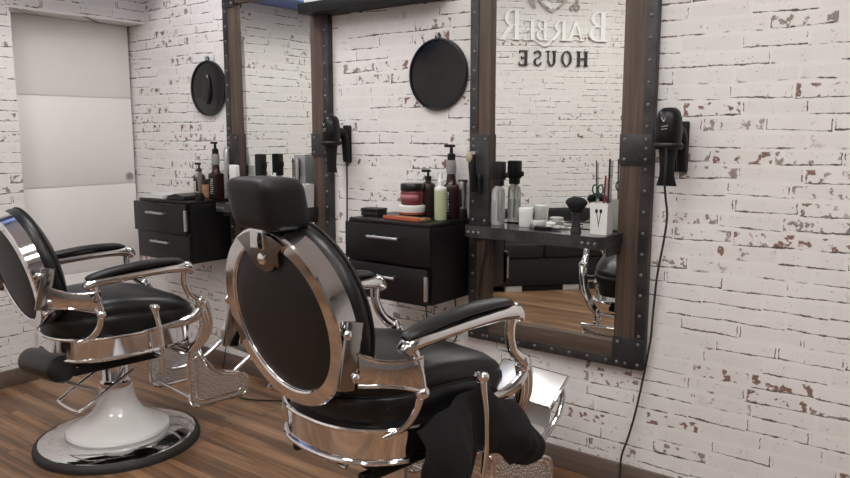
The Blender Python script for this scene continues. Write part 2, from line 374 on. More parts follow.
# ------------------------------------------------------------------ framed mirrors
RV = G().lathe([(0.0064, 0.0), (0.0058, 0.0028), (0.0038, 0.0048), (0.0, 0.0055)], 12, Matrix.Rotation(PI / 2, 4, 'X'))
rivet_src = None
def mirror_unit(xc, label, ztop=2.17):
    global rivet_src
    zb = 0.495; w = 0.395; fr = 0.030; gL, gR = -0.298, 0.275
    root = thing('wall_mirror', label, 'mirror', (xc, -0.001, zb), 0, 'riveted wall mirrors')
    Z = ztop - zb; gz0 = 0.093; gz1 = Z - 0.10
    obj('glass', G().box(gL - .01, gR + .01, -0.010, 0, gz0 - .01, gz1 + .01), M['mirror'], root)
    for s in (-1, 1):
        x0, x1 = sorted((gR if s > 0 else gL, s * (w - 0.004)))
        obj('stile', G().box(x0, x1, -fr, 0, 0.0, Z, 0.003), M['frame'], root)
    obj('rail', G().box(gL, gR, -fr, 0, 0.004, gz0, 0.003), M['framex'], root)
    obj('rail', G().box(gL, gR, -fr, 0, gz1, Z - 0.004, 0.003), M['framex'], root)
    t = 0.004; sw = 0.036
    def strip(x0, x1, z0, z1, side, pts):
        g = G().box(x0, x1, -fr - t, -fr, z0, z1, 0.001)
        if side == 'L': g.box(x0 - t, x0, -fr - t, 0, z0, z1, 0.001)
        if side == 'R': g.box(x1, x1 + t, -fr - t, 0, z0, z1, 0.001)
        if side == 'B': g.box(x0, x1, -fr - t, 0, z0 - t, z0, 0.001)
        if side == 'T': g.box(x0, x1, -fr - t, 0, z1, z1 + t, 0.001)
        o = obj('edge_strip', g, M['steel'], root); riv(o, pts)
    def riv(o, pts):
        global rivet_src
        for x, z in pts:
            if rivet_src is None:
                rivet_src = obj('rivet', RV, M['stud'], o, loc=(x, -fr - t, z)); continue
            share('rivet', rivet_src, o, (x, -fr - t, z))
    zs = [0.13 + 0.0785 * i for i in range(20)]
    strip(-w, -w + sw, 0.0, Z, 'L', [(-w + sw / 2, z) for z in zs])
    strip(w - sw, w, 0.0, Z, 'R', [(w - sw / 2, z) for z in zs])
    strip(-w + sw, w - sw, 0.0, 0.032, 'B', [(-0.30 + 0.0785 * i, 0.017) for i in range(9)])
    strip(-w + sw, w - sw, Z - 0.034, Z, 'T', [(-0.30 + 0.0785 * i, Z - 0.017) for i in range(9)])
    for s in (-1, 1):   # corner plates and plates at shelf height
        for z0, z1 in ((-0.002, 0.118), (0.775, 0.888) if s > 0 else (0.50, 0.885), (Z - 0.118, Z + 0.002)):
            ge = gR if s > 0 else gL; x0, x1 = sorted((ge, s * (w + 0.002)))
            o = obj('corner_plate', G().box(x0, x1, -fr - t - 0.003, -fr - t + .001, z0, z1, 0.001), M['steel'], root)
            for z in (z0 + 0.02, z1 - 0.02):
                for x in (ge + s * 0.02, s * (w - 0.018)):
                    share('rivet', rivet_src, o, (x, -fr - t - 0.003, z))
    return root
mirror_unit(2.995, 'large riveted wood and steel framed mirror nearest the hair dryer cord, reflecting lettering')
mirror_unit(1.362, 'riveted wood and steel framed mirror between the two black drawer cabinets', 2.175)

# steel shelves carried by the mirror frames
def mirror_shelf(xc, label):
    r = thing('mirror_shelf', label, 'shelf', (xc, -0.036, 1.012), 0, 'steel shelves across the mirrors')
    n = 8; y1 = -0.178; rr = 0.03; L = 0.300
    def outline(e):
        P = [(-L - e, 0.004), (-L - e, y1 - e + rr)]
        for i in range(n + 1):
            a = PI + PI / 2 * i / n; P.append((-L - e + rr + rr * math.cos(a), y1 - e + rr + rr * math.sin(a)))
        for i in range(n + 1):
            a = 1.5 * PI + PI / 2 * i / n; P.append((L + e - rr + rr * math.cos(a), y1 - e + rr + rr * math.sin(a)))
        P.append((L + e, 0.004)); return P
    obj('shelf_top', G().prism(outline(0.0), 0.010, Matrix.Translation((0, 0, -0.010))), M['tabletop'], r)
    o1 = outline(0.003); o0 = outline(0.0)
    g = G(); m = len(o0)
    vs = [(x, y, z) for z in (-0.042, 0.003) for pl in (o0, o1) for x, y in pl]
    fs = []
    for i in range(m - 1):
        a, b = i, i + 1
        fs += [(a, b, m + b, m + a), (2 * m + a, 2 * m + b, 3 * m + b, 3 * m + a), (m + a, m + b, 3 * m + b, 3 * m + a), (a, b, 2 * m + b, 2 * m + a)]
    lip = obj('shelf_edge', g.add(vs, fs), M['steel'], r)
    for x in (0.225, 0.250, 0.275, -0.225, -0.25, -.275): share('rivet', rivet_src, lip, (x, y1 - 0.003, -0.022))
    for s in (-1, 1):
        obj('bracket', G().box(s * L - .004 * s - .004, s * L - .004 * s + .004, -0.12, 0.002, -0.075, -0.042, 0.001), M['steel'], r)
    return r
mirror_shelf(2.990, 'narrow steel shelf across the large mirror, holding spray bottle, brush and white cup')
mirror_shelf(1.368, 'steel shelf across the far mirror, mostly hidden behind the chair headrest')

# dark board shelf above
sh = obj('wall_shelf', G().box(1.652, 2.455, -0.125, -0.001, 1.952, 2.002, 0.003), M['blackm']); tag(sh, 'dark board shelf high on the wall at the top edge of the photo', 'shelf')
bx = thing('storage_box', 'white box end showing on top of the high dark shelf', 'box', (1.79, -0.065, 2.0025))
obj('box_body', G().box(-0.11, 0.11, -0.045, 0.045, 0, 0.085, 0.004), M['white'], bx); obj('lid', G().box(-0.114, 0.114, -0.049, 0.049, 0.085, 0.105, 0.004), M['white'], bx)

# ------------------------------------------------------------------ drawer cabinets
def cabinet(x0, x1, label, open_low, open_up, strip_on):
    W = x1 - x0; r = thing('drawer_cabinet', label, 'cabinet', ((x0 + x1) / 2, 0, 0.678), 0, 'wall-hung black drawer cabinets')
    h = W / 2; D = 0.292
    obj('cabinet_body', G().box(-h, h, -D, -0.001, 0, 0.322, 0.003), M['black'], r)
    obj('cabinet_top', G().box(-h + .015, h, -D - 0.012, -0.001, 0.322, 0.340, 0.003), M['black'], r)
    for z0, z1, o, nm in ((0.003, 0.155, open_low, 'low'), (0.160, 0.324, open_up, 'up')):
        fr = obj('drawer', G().box(-h - 0.004, h - 0.001, -D - 0.018 - o, -D - 0.001 - o + .0, z0, z1, 0.004), M['black'], r)
        if o > 0.003: obj('drawer_side', G().box(-h + 0.01, h - 0.012, -D - .002 - o, -D, z0 + 0.01, z1 - 0.03), M['black'], fr)
        y = -D - 0.018 - o; zc = (z0 + z1) / 2 + 0.028
        g = G().tube([(-0.085, y - 0.026, zc), (0.085, y - 0.026, zc)], 0.0065, 12)
        for s in (-1, 1): g.tube([(s * 0.065, y + 0.001, zc), (s * 0.065, y - 0.026, zc)], 0.005, 10)
        obj('drawer_handle', g, M['satin'], fr)
        if nm == strip_on: obj('edge_strip', G().box(h - 0.012, h + 0.002, y - 0.003, y + 0.012, z0 + 0.022, z1 - 0.028, 0.001), M['satin'], fr)
    return r
cabinet(2.124, 2.590, 'black two drawer cabinet on the brick wall left of the large mirror', 0.022, 0.0, 'low')
cabinet(0.480, 0.966, 'black two drawer cabinet on the brick wall beside the white door', 0.0, 0.020, 'up')

# ------------------------------------------------------------------ round hand mirrors on hooks
FY = Matrix.Rotation(PI / 2, 4, 'X')     # lathe axis towards -y
def hand_mirror(x, z, label, ring):
    r = thing('round_hand_mirror', label, 'mirror', (x, -0.003, z - 0.155), 0, 'round black hand mirrors hung on the wall')
    T = Matrix.Translation((0, 0, 0.155)) @ FY
    obj('mirror_back', G().lathe([(0, 0.016), (0.06, 0.0155), (0.12, 0.0135), (0.146, 0.012), (0.147, 0.0), (0, 0)], 56, T), M['gloss'], r)
    obj('rim', G().lathe([(0.146, 0.0), (0.146, 0.016), (0.149, 0.020), (0.154, 0.019), (0.156, 0.012), (0.156, 0.002), (0.154, 0.0)], 56, T), M['rim'], r)
    g = G().tube([(0.012 * math.cos(a), -0.010, 0.318 + 0.014 * math.sin(a)) for a in [PI * 2 * i / 14 for i in range(14)]], 0.0035, 8, closed=True)
    obj('hanging_loop', g, M['rim'], r)
    if ring: obj('hand_grip', G().lathe([(0.0, 0.017), (0.05, 0.017), (0.052, 0.022), (0.046, 0.030), (0.0, 0.032)], 32, Matrix.Translation((0, 0, 0.150)) @ Matrix.Diagonal((0.62, 1, 1.65, 1)) @ FY), M['rim'], r)
    hk = obj('wall_hook', G().lathe([(0.006, 0.0), (0.006, 0.022), (0.009, 0.024), (0.0, 0.027)], 12, Matrix.Translation((x, -0.001, z + 0.172)) @ FY), M['satin'])
    tag(hk, 'small round metal hook carrying the ' + ('hand mirror nearer the door' if ring else 'hand mirror above the bottles'), 'hook', 'wall hooks for hand mirrors')
    return r
hand_mirror(0.785, 1.636, 'round black hand mirror with oval grip hanging nearest the white door', True)
hand_mirror(2.410, 1.640, 'round glossy black hand mirror hanging above the bottles left of the large mirror', False)

# ------------------------------------------------------------------ hair dryers in wall holders
def dryer(x, z, label, cordpts, mirrored=1):
    r = thing('hair_dryer', label, 'hair dryer', (x, -0.105, z), 0, 'black hair dryers hung nozzle down')
    body = G().lathe([(0.0, 0.272), (0.022, 0.270), (0.036, 0.258), (0.043, 0.235), (0.046, 0.19), (0.044, 0.150), (0.034, 0.138), (0.031, 0.13)], 28)
    bd = obj('barrel', body, M['black'], r)
    obj('band', G().lathe([(0.0465, 0.128), (0.049, 0.134), (0.049, 0.146), (0.0465, 0.150), (0.03, 0.150), (0.03, 0.128)], 28), M['rim'], bd)
    g = G().loft([[(a * math.cos(t), b * math.sin(t), zz) for t in [2 * PI * i / 20 for i in range(20)]] for zz, a, b in
                  ((0.130, .032, .032), (0.10, .028, .028), (0.06, .025, .024), (0.035, .026, .020), (0.012, .033, .013), (0.0, .037, .010))])
    obj('nozzle', g, M['blackm'], bd)
    hd = G().tube([(0.012, 0.026, 0.19), (0.018, 0.054, 0.192), (0.022, 0.072, 0.165), (0.023, 0.078, 0.11), (0.024, 0.08, 0.05)], [0.020, 0.021, 0.021, 0.019, 0.017], 14, 4)
    obj('handle', hd, M['black'], r)
    lg = G()
    for p, q in (((-.012, .236), (-.003, .222)), ((-.003, .222), (.004, .236)), ((-.010, .205), (.012, .209)), ((-.010, .196), (.010, .199))):
        lg.tube([(p[0], -0.0445, p[1]), (q[0], -0.0445, q[1])], 0.0014, 6)
    obj('emblem', lg, M['lgrey'], bd)
    hold = G().box(-0.012, 0.040, 0.092, 0.104, 0.045, 0.225, 0.006)
    hold.tube([(0.0475 * math.cos(a), 0.0475 * math.sin(a), 0.139) for a in [2 * PI * i / 24 for i in range(24)]], 0.006, 8, closed=True)
    hold.box(-0.006, 0.014, 0.045, 0.096, 0.133, 0.146, 0.002)
    obj('wall_holder', hold, M['blackm'], r)
    obj('power_cord', G().tube([(px - x, py + 0.105, pz - z) for px, py, pz in cordpts], 0.0042, 8, 4), M['rubber'], r)
    return r
dryer(3.476, 1.203, 'black hair dryer right of the large mirror, its long cord hanging to the floor',
      [(3.484, -0.150, 1.350), (3.488, -0.152, 1.30), (3.482, -0.140, 1.22), (3.474, -0.100, 1.16), (3.463, -0.045, 1.09), (3.449, -0.026, 1.00), (3.428, -0.022, 0.86), (3.418, -0.022, 0.70), (3.412, -0.022, 0.60), (3.375, -0.022, 0.36), (3.345, -0.024, 0.22), (3.322, -0.03, 0.135), (3.318, -0.03, 0.06), (3.325, -0.05, 0.008), (3.36, -0.12, 0.006), (3.45, -0.15, 0.006)])
dryer(1.842, 1.198, 'black hair dryer in a holder at the right edge of the far mirror',
      [(1.866, -0.025, 1.248), (1.865, -0.022, 1.18), (1.858, -0.02, 0.90), (1.850, -0.02, 0.55), (1.843, -0.02, 0.2), (1.850, -0.03, 0.008), (1.90, -0.06, 0.006)])

# ------------------------------------------------------------------ barber chairs
def plan(hw, yb, yf, n=72, ef=0.42, eb=0.82):
    P = []
    for i in range(n):
        a = 2 * PI * i / n; c, s = math.cos(a), math.sin(a)
        ym = -0.02
        if s >= 0: P.append((math.copysign(abs(c) ** ef, c) * hw, ym + (yf - ym) * abs(s) ** ef))
        else: P.append((math.copysign(abs(c) ** eb, c) * hw, ym + (yb - ym) * abs(s) ** eb))
    return P

def chair(label, loc, rz, dz, roll):
    r = thing('barber_chair', label, 'chair', loc, rz, 'chrome and black barber chairs')
    ch, le = M['chrome'], M['leather']
    # --- base
    bs = obj('base_disc', G().lathe([(0.0, 0.030), (0.334, 0.030), (0.331, 0.038), (0.318, 0.044), (0.27, 0.052), (0.215, 0.057), (0.0, 0.057)], 72), ch, r)
    obj('rubber_ring', G().lathe([(0.33, 0.0), (0.352, 0.0), (0.354, 0.012), (0.350, 0.028), (0.340, 0.036), (0.331, 0.036), (0.331, 0.0)], 72), M['rubber'], bs)
    obj('pedestal_bell', G().lathe([(0.0, 0.057), (0.217, 0.058), (0.222, 0.066), (0.219, 0.078), (0.205, 0.088), (0.175, 0.103), (0.140, 0.124), (0.110, 0.150), (0.090, 0.182), (0.079, 0.215), (0.073, 0.245), (0.071, 0.262), (0.0, 0.262)], 64), M['enamel'], r)
    obj('hydraulic_column', G().lathe([(0.0, 0.262), (0.064, 0.262), (0.066, 0.268), (0.066, 0.285), (0.060, 0.292), (0.057, 0.30), (0.057, 0.425 + dz), (0.0, 0.425 + dz)], 40), ch, r)
    # --- under-seat carriage
    cg = G().box(-0.17, 0.17, -0.21, 0.17, 0.425 + dz, 0.470 + dz, 0.008)
    ca = obj('seat_carriage', cg, M['blackm'], r)
    for s in (-1, 1):
        obj('support_bar', G().box(s * 0.15 - 0.012, s * 0.15 + 0.012, -0.235, 0.16, 0.395 + dz, 0.425 + dz, 0.006), M['blackm'], ca)
    z = dz
    obj('pump_lever', G().tube([(0.085, 0.05, 0.345), (0.085, -0.06, 0.285), (0.085, -0.175, 0.225), (0.06, -0.205, 0.212), (-0.09, -0.215, 0.215), (-0.115, -0.19, 0.225), (-0.115, -0.06, 0.30), (-0.10, 0.05, 0.35)], 0.0075, 10, 5), ch, r)
    # --- skirt band
    sk = G(); n = 72
    pl = plan(0.258, -0.290, 0.270, n); pi_ = plan(0.248, -0.280, 0.260, n)
    sk.loft([[(x, y, 0.463 + z) for x, y in pi_], [(x, y, 0.463 + z) for x, y in pl], [(x, y, 0.555 + z) for x, y in pl], [(x, y, 0.555 + z) for x, y in pi_], [(x, y, 0.463 + z) for x, y in pi_]], caps=False)
    skirt = obj('seat_skirt', sk, ch, r)
    for zz in (0.466, 0.554):
        obj('skirt_lip', G().tube([(x, y, zz + z) for x, y in plan(0.261, -0.293, 0.273, n)], 0.0075, 8, closed=True), ch, skirt)
    if not roll: obj('skirt_hook', G().tube([(0.05, -0.245, 0.465 + z), (0.05, -0.262, 0.440 + z), (0.115, -0.255, 0.437 + z), (0.115, -0.24, 0.465 + z)], 0.006, 8), ch, skirt)
    obj('skirt_clasp', G().box(-0.215, -0.190, -0.232, -0.215, 0.462 + z, 0.60 + z, 0.005), ch, skirt)
    # --- seat cushion
    def ring(sc, zz, dome=0.0):
        
            out = []
            for x, y in plan(0.255, -0.290, 0.312, n, 0.45):
                x *= sc; y *= sc; f = max(0.0, min(1.0, (zz - 0.57) / 0.12))   # the cushion falls away towards its front edge
                out.append((x, y, zz + z - f * 0.066 * max(0.0, (y + 0.04) / 0.35) ** 1.4))
            return out
    cu = G().loft([ring(0.93, 0.50), ring(0.965, 0.565), ring(0.995, 0.585), ring(1.0, 0.610), ring(0.995, 0.632), ring(0.965, 0.640), ring(0.975, 0.648), ring(0.972, 0.668), ring(0.94, 0.688), ring(0.85, 0.704), ring(0.66, 0.716), ring(0.40, 0.722), ring(0.12, 0.724)])
    cs = obj('seat_cushion', cu, le, r, 60)
    obj('piping', G().tube([(x, y, 0.640 + z - 0.583 * 0.066 * max(0.0, (y + 0.04) / 0.35) ** 1.4) for x, y in plan(0.2465, -0.281, 0.302, n, 0.45)], 0.004, 6, closed=True), M['leather2'], cs)
    # --- back: lathe axis runs along the rear normal, tilted back
    t, yc, zc = (0.25, -0.385, 0.828) if roll else (0.192, -0.372, 0.842 + z)
    ux = Vector((1, 0, 0)); up = Vector((0, -math.sin(t), math.cos(t))); rear = Vector((0, -math.cos(t), -math.sin(t)))
    B = Matrix(((ux.x, up.x, rear.x, 0), (ux.y, up.y, rear.y, yc), (ux.z, up.z, rear.z, zc), (0, 0, 0, 1)))
    S = B @ Matrix.Diagonal((1.0, 0.97, 1.0, 1))
    obj('backrest_ring', G().lathe([(0.206, -0.010), (0.207, 0.0), (0.211, 0.004), (0.246, 0.003), (0.251, -0.002), (0.252, -0.052), (0.247, -0.056), (0.206, -0.056), (0.206, -0.010)], 96, S), ch, r)
    obj('back_panel', G().lathe([(0.0, 0.014), (0.08, 0.012), (0.15, 0.007), (0.19, 0.0), (0.208, -0.006), (0.208, -0.02), (0.0, -0.02)], 72, S), M['leather2'], r)
    bc = obj('backrest_cushion', G().lathe([(0.0, -0.050), (0.238, -0.050), (0.249, -0.060), (0.254, -0.078), (0.249, -0.098), (0.236, -0.105), (0.226, -0.110), (0.20, -0.124), (0.13, -0.136), (0.0, -0.142)], 80, S), le, r, 60)
    obj('piping', G().lathe([(0.250 + 0.004 * math.cos(a), -0.100 + 0.004 * math.sin(a)) for a in [2 * PI * i / 8 for i in range(9)]], 80, S), M['leather2'], bc)
    # headrest clasp plate with bolt, scalloped lower edge
    if not roll:
        cl = [(-0.105, 0.212), (-0.085, 0.195), (-0.068, 0.178), (-0.056, 0.158), (-0.036, 0.142), (-0.012, 0.134), (0.012, 0.134), (0.036, 0.142), (0.052, 0.156), (0.060, 0.152), (0.068, 0.156), (0.070, 0.172), (0.074, 0.190), (0.090, 0.202), (0.105, 0.212), (0.06, 0.230), (0.0, 0.238), (-0.06, 0.230)]
        cb = obj('headrest_bracket', G().prism(cl, 0.014, B @ Matrix.Translation((0, 0, 0.000))), M['dchrome'], r)
        obj('bolt', G().lathe([(0.016, 0.012), (0.015, 0.018), (0.008, 0.023), (0.0, 0.0245)], 18, B @ Matrix.Translation((0.0, 0.168, 0))), ch, cb)
        obj('headrest_stem', G().box(-0.03, 0.03, -0.435, -0.415, 1.03 + z, 1.13 + z, 0.004), ch, cb)
        # headrest: a soft block
        hr = G(); bmx = bmesh.new(); bmesh.ops.create_cube(bmx, size=1.0); bmesh.ops.subdivide_edges(bmx, edges=bmx.edges[:], cuts=7, use_grid_fill=True)
        for v in bmx.verts:
            q = v.co * 2; rr = max(1e-6, (abs(q.x) ** 7 + abs(q.y) ** 5 + abs(q.z) ** 6)) ** (1 / 6)
            q = q / max(rr, 1e-6) * max(abs(q.x), abs(q.y), abs(q.z))
            v.co = Vector((q.x * 0.096, q.y * 0.064 - 0.396 - (q.z * 0.012), q.z * 0.066 + 1.142 + z))
        hro = obj('headrest', hr.bm(bmx), M['headl'], r, 80)
    # --- arms
    for s in (-1, 1):
        ax = s * 0.297
        ar = obj('armrest_frame', G().tube([(ax, -0.215, 0.782 + z), (ax, -0.19, 0.800 + z), (ax, -0.10, 0.808 + z), (ax, 0.05, 0.817 + z), (ax, 0.16, 0.818 + z), (ax, 0.215, 0.812 + z), (ax, 0.240, 0.790 + z)],
                                           [(0.018, 0.020), (0.022, 0.026), (0.020, 0.029), (0.020, 0.031), (0.022, 0.031), (0.028, 0.029), (0.016, 0.020)], 16, 5, up=(0, 0, 1)), ch, r)
        obj('armrest_pad', G().tube([(ax, -0.212, 0.818 + z), (ax, -0.19, 0.826 + z), (ax, -0.12, 0.838 + z), (ax, 0.0, 0.850 + z), (ax, 0.10, 0.852 + z), (ax, 0.17, 0.848 + z), (ax, 0.205, 0.838 + z)],
                                    [(0.005, 0.012), (0.010, 0.024), (0.0135, 0.030), (0.014, 0.032), (0.0135, 0.031), (0.011, 0.026), (0.004, 0.010)], 16, 5, up=(0, 0, 1)), le, ar)
        # rear post: bracket down to the ball, then a curved foot onto the skirt
        obj('rear_post', G().tube([(ax, -0.195, 0.800 + z), (s * 0.305, -0.180, 0.765 + z), (s * 0.312, -0.170, 0.72 + z), (s * 0.312, -0.165, 0.672 + z)], [(0.022, 0.014), (0.014, 0.012), (0.012, 0.010), (0.014, 0.012)], 14, 5, up=(0, 1, 0)), ch, r)
        obj('post_ball', G().ball((s * 0.312, -0.165, 0.672 + z), 0.0195, 18), ch, r)
        obj('post_foot', G().tube([(s * 0.308, -0.166, 0.665 + z), (s * 0.296, -0.168, 0.625 + z), (s * 0.282, -0.185, 0.588 + z), (s * 0.270, -0.215, 0.570 + z), (s * 0.258, -0.250, 0.562 + z)], [(0.012, 0.010), (0.013, 0.009), (0.016, 0.009), (0.012, 0.008), (0.005, 0.006)], 14, 5, up=(0, 1, 0)), ch, r)
        # curved band that ties the ring to the rear post
        bz = [(s * 0.262, -0.332, 0.718, 0.796), (s * 0.274, -0.310, 0.715, 0.784), (s * 0.288, -0.280, 0.712, 0.772), (s * 0.302, -0.230, 0.700, 0.764), (s * 0.309, -0.190, 0.686, 0.764), (s * 0.311, -0.165, 0.676, 0.766)]
        g = G(); th = 0.006
        rings = [[(x, y, z0 + z), (x + s * th, y, z0 + z + 0.002), (x + s * (th + 0.004), y, (z0 + z1) / 2 + z), (x + s * th, y, z1 + z - 0.002), (x, y, z1 + z)] for x, y, z0, z1 in bz]
        bnd = obj('back_bracket', g.loft(rings), ch, r)
        for top in (2, 3):
            obj('rolled_edge', G().tube([(q[0] + s * 0.003, q[1], q[top] + z) for q in bz], 0.0055, 8, 4), ch, bnd)
        # flat hinge plate with two bolts at the ring side
        hp = obj('hinge_plate', G().box(-0.024, 0.024, -0.080, 0.085, -0.005, 0.007, 0.004, M=Matrix.Translation((s * 0.260, -0.352, 0.792 + z)) @ Matrix.Rotation(-t, 4, 'X') @ Matrix(((0, 0, s, 0), (1, 0, 0, 0), (0, 1, 0, 0), (0, 0, 0, 1)))), M['dchrome'], r)
        for q in (-0.052, 0.058):
            obj('bolt', G().ball((s * 0.2685, -0.352 + q * -math.sin(t), 0.792 + q * math.cos(t) + z), 0.0125, 14, sx=0.6), ch, hp)
        # S-shaped front post, knuckle, and wing onto the skirt
        obj('front_post', G().tube([(ax, 0.212, 0.815 + z), (s * 0.294, 0.204, 0.775 + z), (s * 0.290, 0.208, 0.735 + z), (s * 0.284, 0.232, 0.690 + z), (s * 0.282, 0.272, 0.656 + z)], [(0.022, 0.017), (0.017, 0.014), (0.016, 0.014), (0.016, 0.014), (0.020, 0.018)], 16, 6, up=(0, 1, 0)), ch, r)
        obj('post_knuckle', G().ball((s * 0.282, 0.276, 0.652 + z), 0.0235, 18), ch, r)
        obj('post_wing', G().tube([(s * 0.282, 0.280, 0.652 + z), (s * 0.284, 0.282, 0.618 + z), (s * 0.283, 0.250, 0.585 + z), (s * 0.275, 0.190, 0.566 + z), (s * 0.266, 0.100, 0.560 + z), (s * 0.262, 0.02, 0.557 + z)], [(0.018, 0.015), (0.020, 0.012), (0.022, 0.010), (0.017, 0.008), (0.011, 0.007), (0.005, 0.005)], 14, 6, up=(0, 0.2, 1)), ch, r)
        # ribbed leg running from the knuckle to the footrest
        lg = G()
        for o in (-0.019, 0.0, 0.019):
            lg.tube([(s * 0.281, 0.280 + o, 0.645 + z), (s * 0.272, 0.302 + o, 0.595 + z), (s * 0.256, 0.318 + o, 0.53 + z), (s * 0.232, 0.305 + o, 0.465 + z), (s * 0.206, 0.275 + o, 0.41 + z)], [0.013, 0.014, 0.015, 0.014, 0.011], 10, 5)
        obj('front_leg', lg, ch, r)
    # --- side lever
    lv = G().tube([(0.300, 0.082, 0.365 + z), (0.312, 0.080, 0.44 + z), (0.318, 0.072, 0.55 + z), (0.320, 0.056, 0.63 + z), (0.320, 0.050, 0.656 + z)], [0.008, 0.0105, 0.0095, 0.012, 0.017], 14, 5)
    lv.lathe([(0.015, 0.0), (0.021, 0.008), (0.022, 0.018), (0.017, 0.025), (0.0, 0.028)], 18, Matrix.Translation((0.320, 0.050, 0.652 + z)))
    lv.tube([(0.255, 0.078, 0.45 + z), (0.316, 0.078, 0.45 + z)], 0.012, 12)
    obj('side_lever', lv, ch, r)
    # --- legrest
    lr = obj('legrest', G().tube([(-0.20, 0.265, 0.405 + z), (0.20, 0.265, 0.405 + z)], 0.010, 10), ch, r)
    for yy, zz in ((0.30, 0.17), (0.56, 0.155)): obj('cross_bar', G().tube([(-0.20, yy - .02, zz + z), (0.20, yy - .02, zz + z)], 0.008, 10), ch, lr)
    for s in (-1, 1): obj('hinge_arm', G().box(s * .13 - .012, s * .13 + .012, 0.10, 0.29, 0.43 + z, 0.455 + z, 0.004), M['blackm'], lr)
    sp = [(0.272, 0.395), (0.285, 0.422), (0.318, 0.420), (0.345, 0.360), (0.40, 0.300), (0.46, 0.268), (0.53, 0.250), (0.565, 0.225), (0.572, 0.180), (0.555, 0.142), (0.51, 0.134), (0.36, 0.134), (0.305, 0.140), (0.280, 0.165), (0.274, 0.22)]
    for s in (-1, 1):
        Mx = Matrix(((0, 0, 1, s * 0.200 - 0.005), (1, 0, 0, -0.022), (0, 1, 0, z), (0, 0, 0, 1)))
        pc = obj('side_casting', G().prism(sp, 0.010, Mx), M['ornate'], lr)
        obj('casting_rim', G().tube([(s * 0.200, y - 0.022, zz + z) for y, zz in sp], 0.0085, 8, 3, closed=True), ch, pc)
        obj('casting_rim', G().tube([(s * 0.203, 0.395 + (y - 0.417) * 0.80, 0.235 + (zz - 0.235) * 0.74 + z) for y, zz in sp], 0.0045, 8, 3, closed=True), ch, pc)
        obj('footplate_arm', G().tube([(s * 0.140, 0.690, 0.430 + z), (s * 0.150, 0.678, 0.385 + z), (s * 0.152, 0.640, 0.330 + z), (s * 0.150, 0.575, 0.285 + z), (s * 0.155, 0.510, 0.245 + z), (s * 0.175, 0.43, 0.215 + z), (s * 0.195, 0.36, 0.21 + z)], [0.010, 0.011, 0.012, 0.011, 0.011, 0.010, 0.008], 12, 5), ch, lr)
    yaw = math.radians(41)
    PM = Matrix.Translation((0, 0.668, 0.418 + z)) @ Matrix.Rotation(yaw, 4, 'X')
    fp = obj('foot_plate', G().box(-0.150, 0.150, -0.072, 0.072, -0.007, 0.007, 0.006, M=PM), ch, lr)
    obj('tread', G().box(-0.143, 0.143, -0.066, 0.066, 0.006, 0.0085, 0.002, M=PM), M['tread'], fp)
    obj('riser_plate', G().box(-0.145, 0.145, 0.612, 0.622, 0.300 + z, 0.380 + z, 0.003), M['satin'], lr)
    if roll:
        rl = G().tube([(-0.135, -0.300, 0.415), (-0.130, -0.300, 0.416), (-0.115, -0.30, 0.417), (0.14, -0.275, 0.435), (0.155, -0.275, 0.436), (0.16, -0.275, 0.437)], [0.050, 0.056, 0.058, 0.058, 0.056, 0.05], 24)
        rr = obj('padded_roll', rl, le, r, 60); rr['label'] = 'black padded roll under the rear of the seat'
        obj('roll_stem', G().tube([(0.05, -0.29, 0.40), (0.06, -0.22, 0.34), (0.07, -0.12, 0.29)], 0.007, 8, 3), M['satin'], rr)
    return r
chair('chrome and black barber chair on a white pedestal at left, beside the door', (1.328, -0.980, 0.0), -0.128, 0.0, True)
chair('nearer chrome and black barber chair with headrest, its round back to the viewer', (3.014, -1.074, 0.0), -0.140, 0.073, False)

# cape hung over the side of the nearer chair
def cape():
    def lerp(tab, y):
        for (a, p), (b, q) in zip(tab, tab[1:]):
            if a <= y <= b:
                f = (y - a) / (b - a); f = f * f * (3 - 2 * f); return p + (q - p) * f
        return tab[-1][1] if y > tab[-1][0] else tab[0][1]
    top = [(-0.19, 0.566), (-0.12, 0.598), (-0.03, 0.626), (0.05, 0.622), (0.16, 0.560), (0.255, 0.468), (0.295, 0.400), (0.306, 0.385)]
    bot = [(-0.19, 0.42), (-0.15, 0.34), (-0.06, 0.29), (0.0, 0.36), (0.035, 0.44), (0.12, 0.405), (0.19, 0.352), (0.27, 0.340), (0.306, 0.378)]
    rows = []; m, n = 40, 90
    for i in range(m):
        j = i / (m - 1); row = []
        for q in range(n):
            y = -0.19 + 0.496 * q / (n - 1); zt, zb = lerp(top, y), lerp(bot, y)
            fold = math.sin(y * 70 + 2.2 * j + 1.0) * 0.010 + math.sin(y * 131 - 3 * j) * 0.004 + math.sin(y * 33 + j * 6) * 0.008
            lobe = 0.062 * math.exp(-((y - 0.21) / 0.09) ** 2) + 0.045 * math.exp(-((y + 0.08) / 0.075) ** 2)
            x = 0.272 + (0.026 + lobe) * math.sin(PI * min(1, j * 0.92 + 0.05)) ** 0.7 + fold * (0.2 + 0.8 * j) * (0.45 + 13.0 * lobe)
            w_ = max(0.0, 1 - abs(y - 0.028) / 0.07); x = x + (min(x, 0.292) - x) * min(1, w_ * 2.0)
            row.append((x, y + 0.042 + 0.006 * math.sin(j * 9 + y * 40), zt + (zb - zt) * j + 0.066))
        rows.append(row)
    g = G().grid(rows)
    o = obj('barber_cape', g, M['cloth'], None, 80, solid=0.006)
    o.location = (3.014, -1.074, 0); o.rotation_euler = (0, 0, -0.140)
    tag(o, 'crumpled black barber cape hanging over the right side of the nearer chair', 'cape')
cape()

# ------------------------------------------------------------------ things on the shelves and cabinets
TZ = 1.0125; KZ = 1.0185
def lathe_at(prof, n=24): return G().lathe(prof, n)

